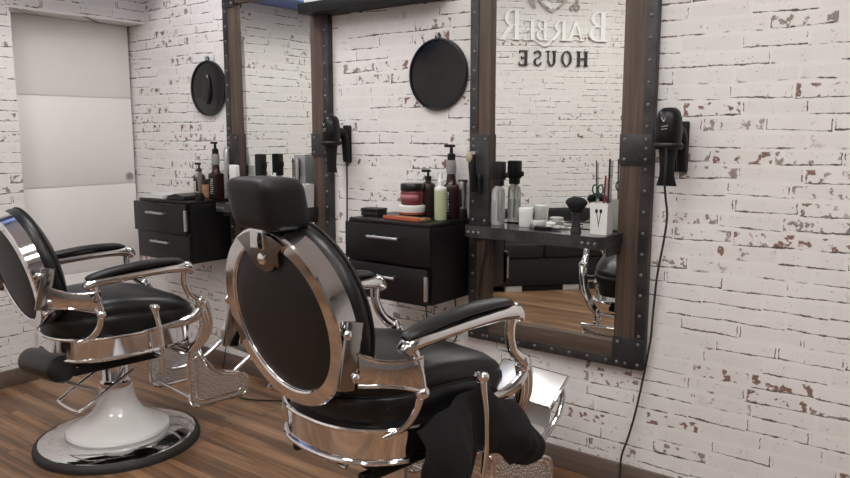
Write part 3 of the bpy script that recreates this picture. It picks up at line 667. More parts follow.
# clear spray bottle on the near shelf
def spray_bottle(name, label, x, y, z, r, hb, ht, body, cap, cap_r, group=None):
    b = thing(name, label, 'bottle', (x, y, z), 0, group)
    obj('bottle_body', lathe_at([(0, 0), (r * .94, 0), (r, 0.006), (r, hb - 0.03), (r * .93, hb - 0.012), (r * .6, hb - 0.002), (r * .55, hb + 0.004), (0, hb + 0.004)]), body, b)
    return b
sb = spray_bottle('spray_bottle', 'clear spray bottle with black trigger head on the near mirror shelf', 2.768, -0.075, TZ, 0.028, 0.155, 0.26, M['frost'], None, 0)
hd = obj('spray_head', G().box(-0.026, 0.026, -0.020, 0.020, 0.182, 0.258, 0.006).box(-0.020, 0.020, -0.016, 0.016, 0.158, 0.186, 0.005), M['blackm'], sb)
obj('trigger', G().box(0.022, 0.044, -0.006, 0.006, 0.192, 0.214, 0.004), M['blackm'], hd)
obj('liquid', lathe_at([(0, 0.003), (0.0255, 0.004), (0.0255, 0.095), (0, 0.0955)]), M['clear'], sb)
obj('dip_tube', G().tube([(0, 0, 0.015), (0.002, 0, 0.16)], 0.0025, 8), M['blackm'], sb)

jr = thing('cream_jar', 'small white cream jar on the near mirror shelf, right of the spray bottle', 'jar', (2.900, -0.075, TZ)); jr.scale = (1.12, 1.12, 1.08)
obj('jar_body', lathe_at([(0, 0), (0.023, 0), (0.025, 0.004), (0.025, 0.048), (0, 0.048)]), M['white'], jr)
obj('lid', lathe_at([(0, 0.048), (0.0262, 0.048), (0.0268, 0.052), (0.0268, 0.066), (0.025, 0.070), (0, 0.070)]), M['white'], jr)
tn = thing('wax_tin', 'flat grey round tin in front of the white cream jar', 'tin', (2.965, -0.085, TZ))
obj('tin_base', lathe_at([(0, 0), (0.027, 0), (0.028, 0.002), (0.028, 0.014), (0, 0.014)]), M['grey'], tn)
obj('lid', lathe_at([(0, 0.014), (0.0287, 0.014), (0.0287, 0.026), (0.027, 0.029), (0, 0.029)]), M['lgrey'], tn)

br = thing('neck_brush', 'black fan-shaped neck duster brush standing on the near mirror shelf', 'brush', (3.135, -0.105, TZ))
obj('handle', lathe_at([(0, 0), (0.020, 0), (0.021, 0.004), (0.017, 0.02), (0.016, 0.05), (0.018, 0.068), (0.019, 0.074), (0, 0.074)]), M['steel'], br)
bb = G().lathe([(0.017, 0.074), (0.023, 0.081), (0.035, 0.097), (0.044, 0.110), (0.042, 0.119), (0.031, 0.128), (0.015, 0.133), (0, 0.134)], 36, sy=0.72)
obj('bristles', bb, M['bristle'], br)

def tool_cup(label, x, y, z, rz=0.0):
    c = thing('tool_cup', label, 'cup', (x, y, z), rz, 'white square scissor cups')
    w = 0.034; h = 0.118
    outer = [[(-a, -a, zz), (a, -a, zz), (a, a, zz), (-a, a, zz)] for a, zz in ((w * .93, 0), (w, h), (w - 0.004, h), (w * .93 - 0.004, 0.006))]
    obj('cup_body', G().loft(outer), M['cup'], c)
    e = G()
    for s in (-1, 1):
        e.lathe([(0.0065, 0), (0.0065, 0.0008), (0, 0.0009)], 16, Matrix.Translation((s * 0.0085, -w * 0.985, 0.088)) @ Matrix.Diagonal((0.8, 1, 1.25, 1)) @ FY)
        e.prism([(s * 0.0065, 0.082), (s * 0.009, 0.080), (-s * 0.0005, 0.030), (-s * 0.002, 0.030)], 0.0008, Matrix.Translation((0, -w * 0.965, 0)) @ FY)
    obj('scissor_emblem', e, M['blackm'], c)
    return c
tool_cup('white square scissor cup full of combs at the right end of the near shelf', 3.236, -0.098, TZ, 0.06)
tool_cup('white square scissor cup on the far mirror shelf right of the chair headrest', 1.625, -0.080, TZ, 0.0)

def comb(name, label, x, y, z, L, mat, tilt=(0.0, 0.0), w=0.018, group=None, cat_='comb'):
    c = thing(name, label, cat_, (x, y, z), 0, group)
    c.rotation_euler = (tilt[0], tilt[1], 0.3)
    obj('spine', G().box(-w / 2, -w / 2 + w * .4, -0.0018, 0.0018, 0, L, 0.001), mat, c)
    g = G(); k_ = int(L * .62 / 0.004)
    for i in range(k_): g.box(-w / 2 + w * .4, w / 2, -0.0012, 0.0012, L * .36 + i * 0.004, L * .36 + i * 0.004 + 0.0022)
    obj('teeth', g, mat, c)
    return c
comb('comb', 'long thin black tail comb, leftmost in the near scissor cup', 3.224, -0.108, TZ + 0.012, 0.262, M['black'], (0.0, -0.03), 0.010, 'combs in the near cup')
comb('comb', 'black comb standing behind the red comb in the near cup', 3.257, -0.088, TZ + 0.012, 0.268, M['black'], (0.02, 0.02), 0.016, 'combs in the near cup')
comb('comb', 'red comb in the middle of the near scissor cup', 3.246, -0.110, TZ + 0.012, 0.205, M['red'], (0.0, 0.05), 0.016, 'combs in the near cup')
sc = thing('scissors', 'hair scissors with dark green handles standing in the near scissor cup', 'scissors', (3.229, -0.115, TZ + 0.012)); sc.rotation_euler = (0, -0.02, 0)
obj('blade', G().prism([(-0.004, 0), (0.001, 0), (0.005, 0.12), (-0.003, 0.12)], 0.003, FY), M['satin'], sc)
obj('blade', G().prism([(0.000, 0), (0.004, 0), (0.003, 0.12), (-0.005, 0.12)], 0.003, Matrix.Translation((0, -0.003, 0)) @ FY), M['satin'], sc)
for s in (-1, 1):
    obj('handle', G().tube([(s * 0.011 + 0.010 * math.cos(a), -0.003, 0.155 + 0.017 * math.sin(a)) for a in [2 * PI * i / 14 for i in range(14)]], 0.003, 8, closed=True).tube([(s * 0.002, -0.003, 0.118), (s * 0.007, -0.003, 0.140)], 0.003, 8), M['dgreen'], sc)

# flat tools laid out behind the brush
for i, (x, y, L, mt, lb) in enumerate(((3.000, -0.070, 0.10, 'white', 'white handled razor lying on the near shelf left of the brush'), (3.055, -0.048, 0.08, 'lgrey', 'short grey clip lying on the near shelf behind the brush'), (3.020, -0.110, 0.11, 'black', 'black clipper comb lying on the near shelf in front of the white razor'))):
    t_ = thing('razor' if i == 0 else ('hair_clip' if i == 1 else 'clipper_guard'), lb, 'razor' if i == 0 else ('clip' if i == 1 else 'comb'), (x, y, TZ))
    t_.rotation_euler = (0, 0, -0.12 + 0.1 * i)
    obj('handle', G().box(-L / 2, L * 0.12, -0.008, 0.008, 0, 0.011, 0.003), M[mt], t_)
    g = G().box(L * 0.12, L / 2, -0.006, 0.006, 0.002, 0.008, 0.002)
    if i == 2:
        for q in range(12): g.box(-L / 2 + q * 0.008, -L / 2 + q * 0.008 + 0.004, -0.020, -0.007, 0.001, 0.006)
    obj('blade' if i == 0 else 'jaw', g, M['satin'] if i < 2 else M['black'], t_)
rd = thing('round_dish', 'shallow round white dish lying behind the tools on the near shelf', 'dish', (2.985, -0.045, TZ))
obj('dish', lathe_at([(0, 0), (0.022, 0), (0.030, 0.010), (0.033, 0.018), (0.031, 0.018), (0.021, 0.004), (0, 0.004)]), M['white'], rd)
obj('dish_content', lathe_at([(0, 0.004), (0.024, 0.0085), (0.024, 0.010), (0, 0.011)]), M['grey'], rd)

# trimmers hung on the mirror frames
def trimmer(x, z, label, shell, led):
    t_ = thing('hair_trimmer', label, 'trimmer', (x, -0.040, z), 0, 'hair trimmers hung on the mirror frames')
    obj('holder', G().box(-0.020, 0.024, -0.028, 0.0, 0.0, 0.075, 0.004), M['rim'], t_)
    bd = obj('trimmer_body', G().tube([(0, -0.042, 0.02), (-0.002, -0.042, 0.08), (-0.006, -0.040, 0.12), (-0.008, -0.036, 0.150), (-0.004, -0.032, 0.166)], [(0.013, 0.014), (0.016, 0.017), (0.017, 0.018), (0.016, 0.018), (0.010, 0.013)], 16, 4), shell, t_)
    obj('blade', G().box(-0.017, 0.012, -0.046, -0.026, 0.160, 0.174, 0.002), M['satin'], bd)
    if led:
        ld = obj('status_light', G().ball((-0.002, -0.030, 0.032), 0.005, 12), M['led'], t_)
        obj('display', G().box(-0.016, 0.018, -0.032, -0.027, 0.018, 0.06, 0.002), M['gloss'], t_)
    return t_
tA = trimmer(2.646, 1.136, 'black trimmer with ivory head and blue light on the left stile of the large mirror', M['black'], True)
obj('head_cap', G().ball((-0.012, -0.052, 0.150), 0.017, 16, sx=0.8, sz=1.35), M['label'], tA)
trimmer(1.018, 1.135, 'silver and black trimmer on the left stile of the far mirror', M['satin'], False)
wt = thing('charging_trimmer', 'white trimmer standing in a dark stand left of the headrest on the far shelf', 'trimmer', (1.075, -0.080, TZ))
obj('stand', G().lathe([(0, 0), (0.035, 0), (0.036, 0.01), (0.026, 0.05), (0.022, 0.09), (0, 0.09)], 20), M['grey'], wt)
obj('trimmer_body', G().box(-0.028, 0.028, -0.018, 0.018, 0.085, 0.20, 0.010, 3), M['white'], wt)
sb2 = thing('spray_bottle', 'black spray bottle on the far mirror shelf, left of the scissor cup', 'bottle', (1.285, -0.070, TZ))
obj('bottle_body', lathe_at([(0, 0), (0.028, 0), (0.030, 0.005), (0.030, 0.12), (0.018, 0.14), (0, 0.14)]), M['clear'], sb2)
obj('spray_head', G().box(-0.027, 0.027, -0.02, 0.02, 0.142, 0.262, 0.007).box(0.02, 0.046, -0.006, 0.006, 0.19, 0.22, 0.004), M['blackm'], sb2)
nb = thing('nozzle_bottle', 'white stepped nozzle bottle behind the headrest of the nearer chair', 'bottle', (1.455, -0.125, TZ))
obj('bottle_body', lathe_at([(0, 0), (0.030, 0), (0.031, 0.005), (0.031, 0.105), (0.024, 0.118), (0, 0.118)]), M['white'], nb)
obj('nozzle', lathe_at([(0.022, 0.118), (0.021, 0.132), (0.016, 0.134), (0.014, 0.150), (0.008, 0.153), (0.006, 0.170), (0, 0.171)]), M['white'], nb)
hd2 = thing('comb_holder', 'grey comb and scissors holder standing in the far shelf corner', 'holder', (1.560, -0.062, TZ))
obj('holder_back', G().box(-0.040, 0.040, 0.010, 0.016, 0.0, 0.262, 0.003), M['grey'], hd2)
obj('holder_pocket', G().box(-0.040, 0.040, -0.018, 0.010, 0.0, 0.10, 0.004), M['lgrey'], hd2)
for i, x in enumerate((-0.026, 0.0, 0.022)):
    c = comb('comb', ('black comb, leftmost in the far grey holder', 'silver shears standing in the far grey holder', 'black comb, rightmost in the far grey holder')[i], 1.560 + x, -0.067, TZ + 0.101, 0.145, (M['black'], M['satin'], M['black'])[i], (0, 0), 0.014, 'combs in the far holder')

# --- near cabinet top
bl = thing('leather_case', 'small flat black case at the left end of the near cabinet top', 'case', (2.178, -0.180, KZ)); bl.scale = (0.82, 0.9, 1.0); bl.rotation_euler = (0, 0, 0.08)
obj('case_body', G().box(-0.058, 0.058, -0.040, 0.040, 0, 0.018, 0.004), M['leather2'], bl); obj('lid', G().box(-0.060, 0.060, -0.042, 0.042, 0.0185, 0.034, 0.005), M['leather'], bl)
tr = thing('wooden_tray', 'orange-brown flat tray lying under the jar on the near cabinet', 'tray', (2.425, -0.215, KZ)); tr.rotation_euler = (0, 0, -0.03)
obj('tray_base', G().box(-0.125, 0.080, -0.042, 0.030, 0, 0.010, 0.003), M['ltwood'], tr)
obj('tray_lip', G().box(-0.125, 0.080, -0.050, -0.0421, 0, 0.016, 0.003), M['orange'], tr)
dish = thing('round_tub', 'low white tub with orange rim under the red jar', 'tub', (2.345, -0.115, KZ))
obj('tub', lathe_at([(0, 0), (0.055, 0), (0.058, 0.004), (0.058, 0.014), (0, 0.014)], 36), M['black'], dish)
obj('rim', lathe_at([(0, 0.014), (0.056, 0.014), (0.057, 0.022), (0, 0.022)], 36), M['orange'], dish)
obj('lid', lathe_at([(0, 0.022), (0.058, 0.022), (0.060, 0.027), (0.060, 0.048), (0.054, 0.053), (0, 0.053)], 36), M['white'], dish)
rj = thing('pomade_jar', 'dark red pomade jar with black lid on the white tub', 'jar', (2.345, -0.115, KZ + 0.0535))
obj('jar_body', lathe_at([(0, 0), (0.045, 0), (0.050, 0.005), (0.051, 0.054), (0.047, 0.062), (0, 0.062)], 32), M['red'], rj)
lb = G()
rows = [[(0.0517 * math.cos(a), 0.0517 * math.sin(a), zz) for a in [-PI * 0.72 + PI * 0.62 * i / 14 for i in range(15)]] for zz in (0.020, 0.046)]
obj('label', lb.grid(rows), M['pink'], rj, solid=0.0008)
obj('lid', lathe_at([(0, 0.062), (0.050, 0.062), (0.052, 0.066), (0.052, 0.088), (0.048, 0.094), (0, 0.095)], 32), M['rim'], rj)
am = thing('pump_bottle', 'dark brown pump bottle behind the red jar on the near cabinet', 'bottle', (2.378, -0.040, KZ))
obj('bottle_body', lathe_at([(0, 0), (0.033, 0), (0.035, 0.005), (0.035, 0.125), (0.030, 0.142), (0.014, 0.152), (0.013, 0.160), (0, 0.160)]), M['amber'], am)
obj('pump', lathe_at([(0.015, 0.160), (0.015, 0.176), (0.006, 0.178), (0.005, 0.196), (0, 0.196)]).box(-0.034, 0.012, -0.007, 0.007, 0.194, 0.206, 0.003), M['blackm'], am)
gs = thing('green_spray_bottle', 'pale green bottle with white spray cap at the front of the near cabinet', 'bottle', (2.520, -0.140, KZ))
obj('bottle_body', lathe_at([(0, 0), (0.024, 0), (0.0265, 0.004), (0.0265, 0.126), (0.025, 0.136), (0.014, 0.142), (0, 0.142)]), M['green'], gs)
obj('collar', lathe_at([(0.0262, 0.124), (0.0267, 0.13), (0.0255, 0.138), (0.015, 0.1425), (0, 0.1425)]), M['white'], gs)
obj('spray_cap', lathe_at([(0.015, 0.1425), (0.015, 0.165), (0.010, 0.169), (0.0095, 0.182), (0.008, 0.196), (0, 0.199)]), M['white'], gs)

def tall_pump(label, x, y, z, s=1.0, liquid='maroon', group='tall black label pump bottles'):
    t_ = thing('tall_pump_bottle', label, 'bottle', (x, y, z), 0, group)
    t_.scale = (s, s, s)
    obj('bottle_body', G().box(-0.034, 0.034, -0.030, 0.030, 0, 0.142, 0.008, 3).lathe([(0.028, 0.142), (0.022, 0.152), (0.020, 0.170), (0.018, 0.188), (0, 0.188)], 24), M[liquid], t_)
    obj('label', G().box(-0.028, 0.028, -0.0315, -0.030, 0.015, 0.128, 0.0006), M['blackm'], t_)
    w = G()   # stacked pale letterforms on the label, too blurred in the photo to read
    for i, zz in enumerate((0.030, 0.052, 0.074, 0.096)):
        w.box(-0.012, 0.010, -0.0322, -0.0315, zz, zz + 0.004); w.box(-0.012, 0.010, -0.0322, -0.0315, zz + 0.012, zz + 0.016)
        w.box((-0.012, 0.006)[i % 2], (-0.008, 0.010)[i % 2], -0.0322, -0.0315, zz + 0.004, zz + 0.012)
    obj('label_print', w, M['lgrey'], t_)
    tg = G().lathe([(0.0195, 0.188), (0.021, 0.195), (0.022, 0.215), (0.021, 0.238), (0.019, 0.246), (0, 0.246)], 24)
    obj('neck_wrap', tg, M['grey'], t_)
    obj('pump', G().lathe([(0.017, 0.246), (0.017, 0.272), (0.008, 0.275), (0.006, 0.300), (0, 0.300)], 20).box(-0.036, 0.018, -0.006, 0.006, 0.300, 0.312, 0.004), M['blackm'], t_)
    return t_
tall_pump('tall pump bottle with patterned neck behind the green spray bottle', 2.510, -0.048, KZ, 1.02)
tall_pump('tall dark red pump bottle with black label on the cabinet by the door', 0.928, -0.090, KZ, 1.02)
def clipper(label, x, y, z, group='clippers standing at the cabinet ends'):
    t_ = thing('hair_clipper', label, 'clipper', (x, y, z), 0, group)
    obj('stand', G().lathe([(0, 0), (0.023, 0), (0.024, 0.008), (0.020, 0.042), (0, 0.046)], 24), M['black'], t_)
    cb_ = obj('clipper_body', G().tube([(0, 0, 0.03), (0.0, 0, 0.09), (0.003, 0, 0.14), (0.005, 0, 0.160)], [(0.012, 0.010), (0.016, 0.013), (0.018, 0.014), (0.016, 0.011)], 16, 4), M['satin'], t_)
    obj('grip', G().box(-0.006, 0.006, -0.016, -0.006, 0.05, 0.13, 0.003), M['blackm'], cb_)
    obj('blade', G().box(-0.016, 0.022, -0.009, 0.009, 0.158, 0.168, 0.002), M['rim'], cb_)
    return t_

clipper('silver clipper in a black dock at the right end of the near cabinet', 2.563, -0.040, KZ)
clipper('silver clipper in a black dock at the right end of the cabinet by the door', 0.938, -0.215, KZ)

# --- far cabinet top
mg = thing('magazine', 'pale glossy magazine lying at the left end of the cabinet by the door', 'magazine', (0.600, -0.205, KZ)); mg.rotation_euler = (0, 0, 0.10)
obj('pages', G().box(-0.095, 0.090, -0.085, 0.085, 0.001, 0.018, 0.001), M['white'], mg)
obj('cover', G().box(-0.097, 0.092, -0.087, 0.087, 0.0181, 0.0195).box(-0.0985, -0.097, -0.087, 0.087, 0.0, 0.0195), M['paper'], mg)
fd = thing('leather_folder', 'black leather folder lying beside the magazine on the cabinet by the door', 'folder', (0.800, -0.205, KZ)); fd.rotation_euler = (0, 0, 0.05)
obj('cover', G().box(-0.075, 0.075, -0.075, 0.075, 0, 0.010, 0.003), M['leather'], fd)
obj('flap', G().prism([(-0.075, 0.010), (0.075, 0.010), (0.070, 0.022), (0.0, 0.034), (-0.060, 0.022)], 0.14, Matrix.Translation((0, 0.07, 0)) @ FY), M['leather'], fd)
ab = thing('pump_bottle', 'small dark pump bottle with cream label on the cabinet by the door', 'bottle', (0.735, -0.062, KZ))
obj('bottle_body', lathe_at([(0, 0), (0.033, 0), (0.035, 0.005), (0.035, 0.110), (0.030, 0.126), (0.014, 0.136), (0.013, 0.145), (0, 0.145)]), M['amber'], ab)
obj('label', lathe_at([(0.0353, 0.028), (0.0358, 0.030), (0.0358, 0.090), (0.0353, 0.092)]), M['label'], ab)
obj('pump', lathe_at([(0.015, 0.145), (0.015, 0.162), (0.006, 0.164), (0.005, 0.186), (0, 0.186)]).box(-0.034, 0.012, -0.007, 0.007, 0.184, 0.197, 0.003), M['blackm'], ab)
jb = thing('gel_jar', 'amber jar with dark lid between two pump bottles on the far cabinet', 'jar', (0.817, -0.062, KZ))
obj('jar_body', lathe_at([(0, 0), (0.036, 0), (0.040, 0.005), (0.040, 0.070), (0.036, 0.078), (0, 0.078)]), M['ltwood'], jb)
obj('lid', lathe_at([(0, 0.078), (0.041, 0.078), (0.042, 0.082), (0.042, 0.102), (0.038, 0.106), (0, 0.106)]), M['amber'], jb)

# ------------------------------------------------------------------ loose cables
def cable(label, pts, r=0.0032, plug=None):
    o = obj('power_cable', G().tube(pts, r, 8, 5), M['rubber']); tag(o, label, 'cable')
    if plug: obj('plug', G().box(plug[0] - .022, plug[0] + .022, plug[1] - .016, plug[1] + .016, plug[2], plug[2] + 0.026, 0.006), M['rubber'], o)
cable('thin black cable looping down the brick wall under the near drawer cabinet', [(2.500, -0.008, 0.675), (2.515, -0.012, 0.60), (2.530, -0.012, 0.52), (2.505, -0.010, 0.45), (2.470, -0.012, 0.43), (2.447, -0.010, 0.465), (2.455, -0.008, 0.54), (2.43, -0.010, 0.53), (2.41, -0.012, 0.30), (2.40, -0.020, 0.006), (2.38, -0.08, 0.005)])
cable('thin black cable hanging beside the loop under the near drawer cabinet', [(2.36, -0.008, 0.675), (2.345, -0.012, 0.57), (2.36, -0.012, 0.48), (2.33, -0.012, 0.30), (2.31, -0.02, 0.006), (2.27, -0.06, 0.005)])
cable('black cable hanging from the near mirror shelf down the left stile', [(2.700, -0.045, 0.965), (2.690, -0.044, 0.90), (2.668, -0.042, 0.80), (2.655, -0.042, 0.70), (2.672, -0.042, 0.60), (2.66, -0.045, 0.53)])
cable('black cable hanging down the brick wall under the far cabinet', [(0.915, -0.008, 0.675), (0.905, -0.010, 0.55), (0.890, -0.012, 0.42), (0.905, -0.012, 0.28), (0.86, -0.02, 0.12), (0.84, -0.03, 0.006), (0.88, -0.10, 0.005)])
cable('black cable lying across the wooden floor with a plug end between the chairs', [(1.300, -0.300, 0.012), (1.36, -0.295, 0.006), (1.44, -0.26, 0.005), (1.57, -0.18, 0.005), (1.75, -0.10, 0.005), (1.95, -0.06, 0.005)], 0.004, (1.285, -0.302, 0.0))

# ------------------------------------------------------------------ far side: sofa and lettering, seen in the mirrors
az = math.atan2(-dw.y, -dw.x)          # local +x reads left to right on the far wall, local -y faces into the room
def far(s_, off, z=0.0):
    p = P0 + dw * s_ + dn * off; return (p.x, p.y, z)
sf = thing('waiting_sofa', 'black waiting sofa with pale block feet seen reflected low in the large mirror', 'sofa', far(-0.30, 0.30), az)
Ls = 0.68
obj('seat_base', G().box(-Ls, Ls, -0.26, 0.20, 0.052, 0.30, 0.012), M['cloth'], sf)
for s in (-1, 0, 1):
    if s: obj('seat_pad', G().box(min(0, s * (Ls - .09)) + .004, max(0, s * (Ls - .09)) - .004, -0.27, 0.12, 0.301, 0.42, 0.012, 3), M['cloth'], sf)
for s in (-1, 1):
    obj('back_pad', G().box(min(0, s * (Ls - .09)) + .004, max(0, s * (Ls - .09)) - .004, 0.08, 0.225, 0.36, 0.69, 0.03, 3), M['cloth'], sf)
    obj('armrest', G().box(*sorted((s * (Ls - 0.085), s * (Ls + .005))), -0.265, 0.20, 0.30, 0.54, 0.025, 3), M['cloth'], sf)
    for yy in (-0.22, 0.15): obj('leg', G().box(s * 0.265 - 0.075, s * 0.265 + 0.075, yy - 0.03, yy + 0.03, 0.0, 0.0525, 0.004), M['lgrey'], sf)
obj('plinth', G().box(-0.19, 0.19, -0.235, 0.17, 0.004, 0.0525), M['blackm'], sf)

# serif letters built from stems, bars and bowls: a list of outline pieces in a unit box
def bar(x0, y0, x1, y1, w):
    dx, dy = x1 - x0, y1 - y0; L = math.hypot(dx, dy); nx, ny = -dy / L * w / 2, dx / L * w / 2
    return [(x0 + nx, y0 + ny), (x0 - nx, y0 - ny), (x1 - nx, y1 - ny), (x1 + nx, y1 + ny)]
def rect(x0, y0, x1, y1): return [(x0, y0), (x1, y0), (x1, y1), (x0, y1)]
def arc(cx, cy, rx, ry, a0, a1, w, wx=None, n=18):
    wx = wx or w; out = []
    A_ = [a0 + (a1 - a0) * i / n for i in range(n + 1)]
    segs = []
    for a, b in zip(A_, A_[1:]):
        def P(t, o): return (cx + (rx - o * wx) * math.cos(t), cy + (ry - o * w) * math.sin(t))
        segs.append([P(a, 0), P(b, 0), P(b, 1), P(a, 1)])
    return segs
H_ = PI / 2
def glyph(c):
    st, th, sf_ = 0.17, 0.075, 0.055
    def stem(x, y0=0.0, y1=1.0, w=st): return [rect(x - w / 2, y0, x + w / 2, y1), rect(x - w * .95, y0, x + w * .95, y0 + sf_), rect(x - w * .95, y1 - sf_, x + w * .95, y1)]
    if c == 'B': return stem(0.16) + [rect(0.1, 0.945, 0.36, 1.0), rect(0.1, 0.49, 0.38, 0.55), rect(0.1, 0.0, 0.38, 0.06)] + arc(0.34, 0.765, 0.27, 0.235, -H_, H_, 0.06, 0.15) + arc(0.36, 0.275, 0.31, 0.275, -H_, H_, 0.06, 0.16)
    if c == 'R': return stem(0.16) + [rect(0.1, 0.945, 0.38, 1.0), rect(0.1, 0.45, 0.38, 0.51)] + arc(0.36, 0.725, 0.28, 0.275, -H_, H_, 0.06, 0.15) + [bar(0.36, 0.49, 0.72, 0.03, 0.16), rect(0.60, 0.0, 0.86, 0.055)]
    if c == 'A': return [bar(0.10, 0.02, 0.40, 0.98, 0.075), bar(0.39, 0.98, 0.70, 0.02, 0.17), rect(0.2, 0.30, 0.58, 0.36), rect(0.0, 0.0, 0.24, 0.055), rect(0.55, 0.0, 0.84, 0.055)]
    if c == 'E': return stem(0.16) + [rect(0.1, 0.945, 0.62, 1.0), rect(0.1, 0.48, 0.5, 0.54), rect(0.1, 0.0, 0.64, 0.06), rect(0.57, 0.80, 0.62, 0.96), rect(0.59, 0.04, 0.64, 0.22), rect(0.45, 0.40, 0.5, 0.62)]
    if c == 'H': return stem(0.15) + stem(0.68) + [rect(0.15, 0.47, 0.68, 0.535)]
    if c == 'O': return arc(0.43, 0.5, 0.42, 0.51, 0, 2 * PI, 0.06, 0.16, 36)
    if c == 'U': return [rect(0.10, 0.30, 0.26, 1.0), rect(0.02, 0.945, 0.36, 1.0), rect(0.62, 0.30, 0.70, 1.0), rect(0.52, 0.945, 0.80, 1.0)] + arc(0.40, 0.32, 0.30, 0.33, PI, 2 * PI, 0.08, 0.13)
    if c == 'S': return arc(0.33, 0.745, 0.26, 0.265, 0.12 * PI, 1.5 * PI, 0.07, 0.12) + arc(0.33, 0.26, 0.29, 0.27, -0.86 * PI, 0.5 * PI, 0.07, 0.14) + [rect(0.53, 0.76, 0.58, 0.95), rect(0.06, 0.05, 0.11, 0.26)]
def letter(c, x0, w, z0, h, mat, parent, depth=0.02, name='letter'):
    P = glyph(c); xm = max(x for q in P for x, _ in q); g = G()
    T = Matrix.Translation((0, 0.0, 0)) @ FY
    for i, q in enumerate(P):
        g.prism([(x0 + x / xm * w, z0 + y * h) for x, y in q], depth + i * 0.00002, T)
    return obj(name, g, mat, parent, 20)
sg = thing('wall_lettering', 'raised white and black lettering on the far brick wall, seen reversed in the large mirror', 'sign', far(0.0, 0.004), az)
zb = 2.218
letter('B', -0.452, 0.180, zb, 0.268, M['sign_w'], sg); letter('A', -0.225, 0.165, zb, 0.178, M['sign_w'], sg)
letter('R', -0.060, 0.160, zb, 0.178, M['sign_w'], sg); letter('B', 0.122, 0.110, zb, 0.178, M['sign_w'], sg)
letter('E', 0.245, 0.105, zb, 0.178, M['sign_w'], sg); letter('R', 0.382, 0.200, zb, 0.268, M['sign_w'], sg)
sw = G().tube([(0.075, -0.010, zb + 0.03), (0.105, -0.010, zb - 0.03), (0.150, -0.010, zb - 0.048), (0.200, -0.010, zb - 0.03), (0.235, -0.010, zb + 0.0)], [0.014, 0.013, 0.011, 0.008, 0.003], 8, 5)
obj('swash', sw, M['sign_w'], sg)
for c, a, w in (('H', -0.274, 0.112), ('O', -0.116, 0.102), ('U', 0.030, 0.098), ('S', 0.170, 0.080), ('E', 0.302, 0.088)):
    letter(c, a, w, 1.993, 0.135, M['sign_b'], sg, 0.018)
# shield with razor and scissors above the words
sx0 = 0.082 - 0.0; zs0, zs1 = 2.460, 2.88; hw = 0.155
def shield(sc):
    P = [(-hw * sc, 0.21 * sc + .0), (-hw * sc, -0.04 * sc)]
    for i in range(1, 9):
        t = i / 9; P.append((-hw * sc * math.cos(t * H_), -0.04 * sc - 0.17 * sc * t ** 0.9 * 1.0))
    P += [(0, -0.21 * sc)] + [(-x, y) for x, y in P[::-1]]
    return P
so, si = shield(1.0), shield(0.88); m_ = len(so); g = G(); zc_ = (zs0 + zs1) / 2
for i in range(m_):
    j = (i + 1) % m_
    g.prism([(sx0 + p[0], zc_ + p[1]) for p in (so[i], so[j], si[j], si[i])], 0.02, FY)
obj('shield_outline', g, M['sign_g'], sg)
obj('shield_half', G().prism([(sx0 + x, zc_ + y) for x, y in si if x >= -1e-6], 0.008, FY), M['sign_w'], sg)
letter('B', sx0 - 0.115, 0.100, zc_ - 0.10, 0.24, M['sign_g'], sg, 0.018); letter('H', sx0 + 0.020, 0.095, zc_ - 0.10, 0.24, M['sign_g'], sg, 0.018)
g = G()
for q in (bar(sx0 + 0.17, 2.50, sx0 + 0.29, 2.70, 0.022), bar(sx0 + 0.17, 2.50, sx0 + 0.21, 2.68, 0.018)): g.prism(q, 0.018, FY)
obj('razor_emblem', g, M['sign_g'], sg)
g = G()
for q in (bar(sx0 - 0.30, 2.72, sx0 - 0.20, 2.54, 0.014), bar(sx0 - 0.26, 2.74, sx0 - 0.235, 2.54, 0.012)): g.prism(q, 0.018, FY)
for cx in (-0.190, -0.240):
    for q in arc(sx0 + cx, 2.515, 0.024, 0.028, 0, 2 * PI, 0.008): g.prism(q, 0.018, FY)
obj('scissor_emblem', g, M['sign_g'], sg)

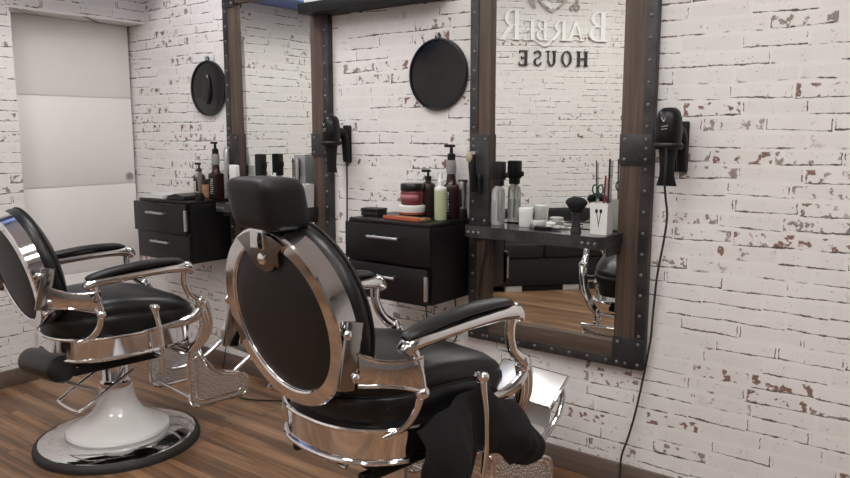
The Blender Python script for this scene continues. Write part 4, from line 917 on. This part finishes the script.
# ------------------------------------------------------------------ ceiling lights
spots = [(1.22, -0.92), (3.30, -1.55), (4.75, -1.55), (2.35, -3.30), (4.40, -3.30), (4.40, -5.10), (6.10, -2.60), (1.75, -2.15)]  # panels near the slanted far wall are added, unseen, to brighten it
names_ = ['near the main wall before the two mirrors', 'over the nearer chair', 'over the bare brick wall at right', 'added before the sofa to brighten the far wall', 'in the middle of the room', 'far back in the room', 'at the right end of the room', 'added by the far end of the slanted wall for brightness']
for (x, y), nm in zip(spots, names_):
    L_ = thing('ceiling_panel', 'square white LED ceiling panel ' + nm, 'ceiling light', (x, y, CZ - 0.001))
    fr_ = G()
    for a in ((-.31, .31, -.31, -.295), (-.31, .31, .295, .31), (-.31, -.295, -.295, .295), (.295, .31, -.295, .295)): fr_.box(a[0], a[1], a[2], a[3], -0.014, 0.0, 0.001)
    obj('frame', fr_, M['white'], L_); obj('diffuser', G().box(-.296, .296, -.296, .296, -0.010, -0.004), M['panel'], L_)

# ------------------------------------------------------------------ world, camera, view
w = bpy.data.worlds.new('room_world'); SC.world = w; w.use_nodes = True
w.node_tree.nodes['Background'].inputs[0].default_value = (0.8, 0.85, 0.9, 1); w.node_tree.nodes['Background'].inputs[1].default_value = 0.2
cd = bpy.data.cameras.new('camera'); cam = bpy.data.objects.new('camera', cd); COL.objects.link(cam)
yaw, pit = math.radians(37.4), math.radians(8.17)
cam.location = (4.392, -2.6975, 1.390); cam.rotation_euler = (PI / 2 - pit, 0, yaw)
cd.sensor_width = 36.0; cd.lens = 36.0 * 745.0 / 850.0; cd.clip_start = 0.02
SC.camera = cam
SC.view_settings.view_transform = 'Standard'; SC.view_settings.look = 'None'; SC.view_settings.gamma = 1.0
SC.view_settings.exposure = 0.10; SC.view_settings.use_curve_mapping = False
try:
    SC.cycles.use_denoising = True; SC.cycles.max_bounces = 10; SC.cycles.glossy_bounces = 6; SC.cycles.transmission_bounces = 8; SC.cycles.sample_clamp_indirect = 6.0
    SC.cycles.caustics_reflective = True
except Exception: pass
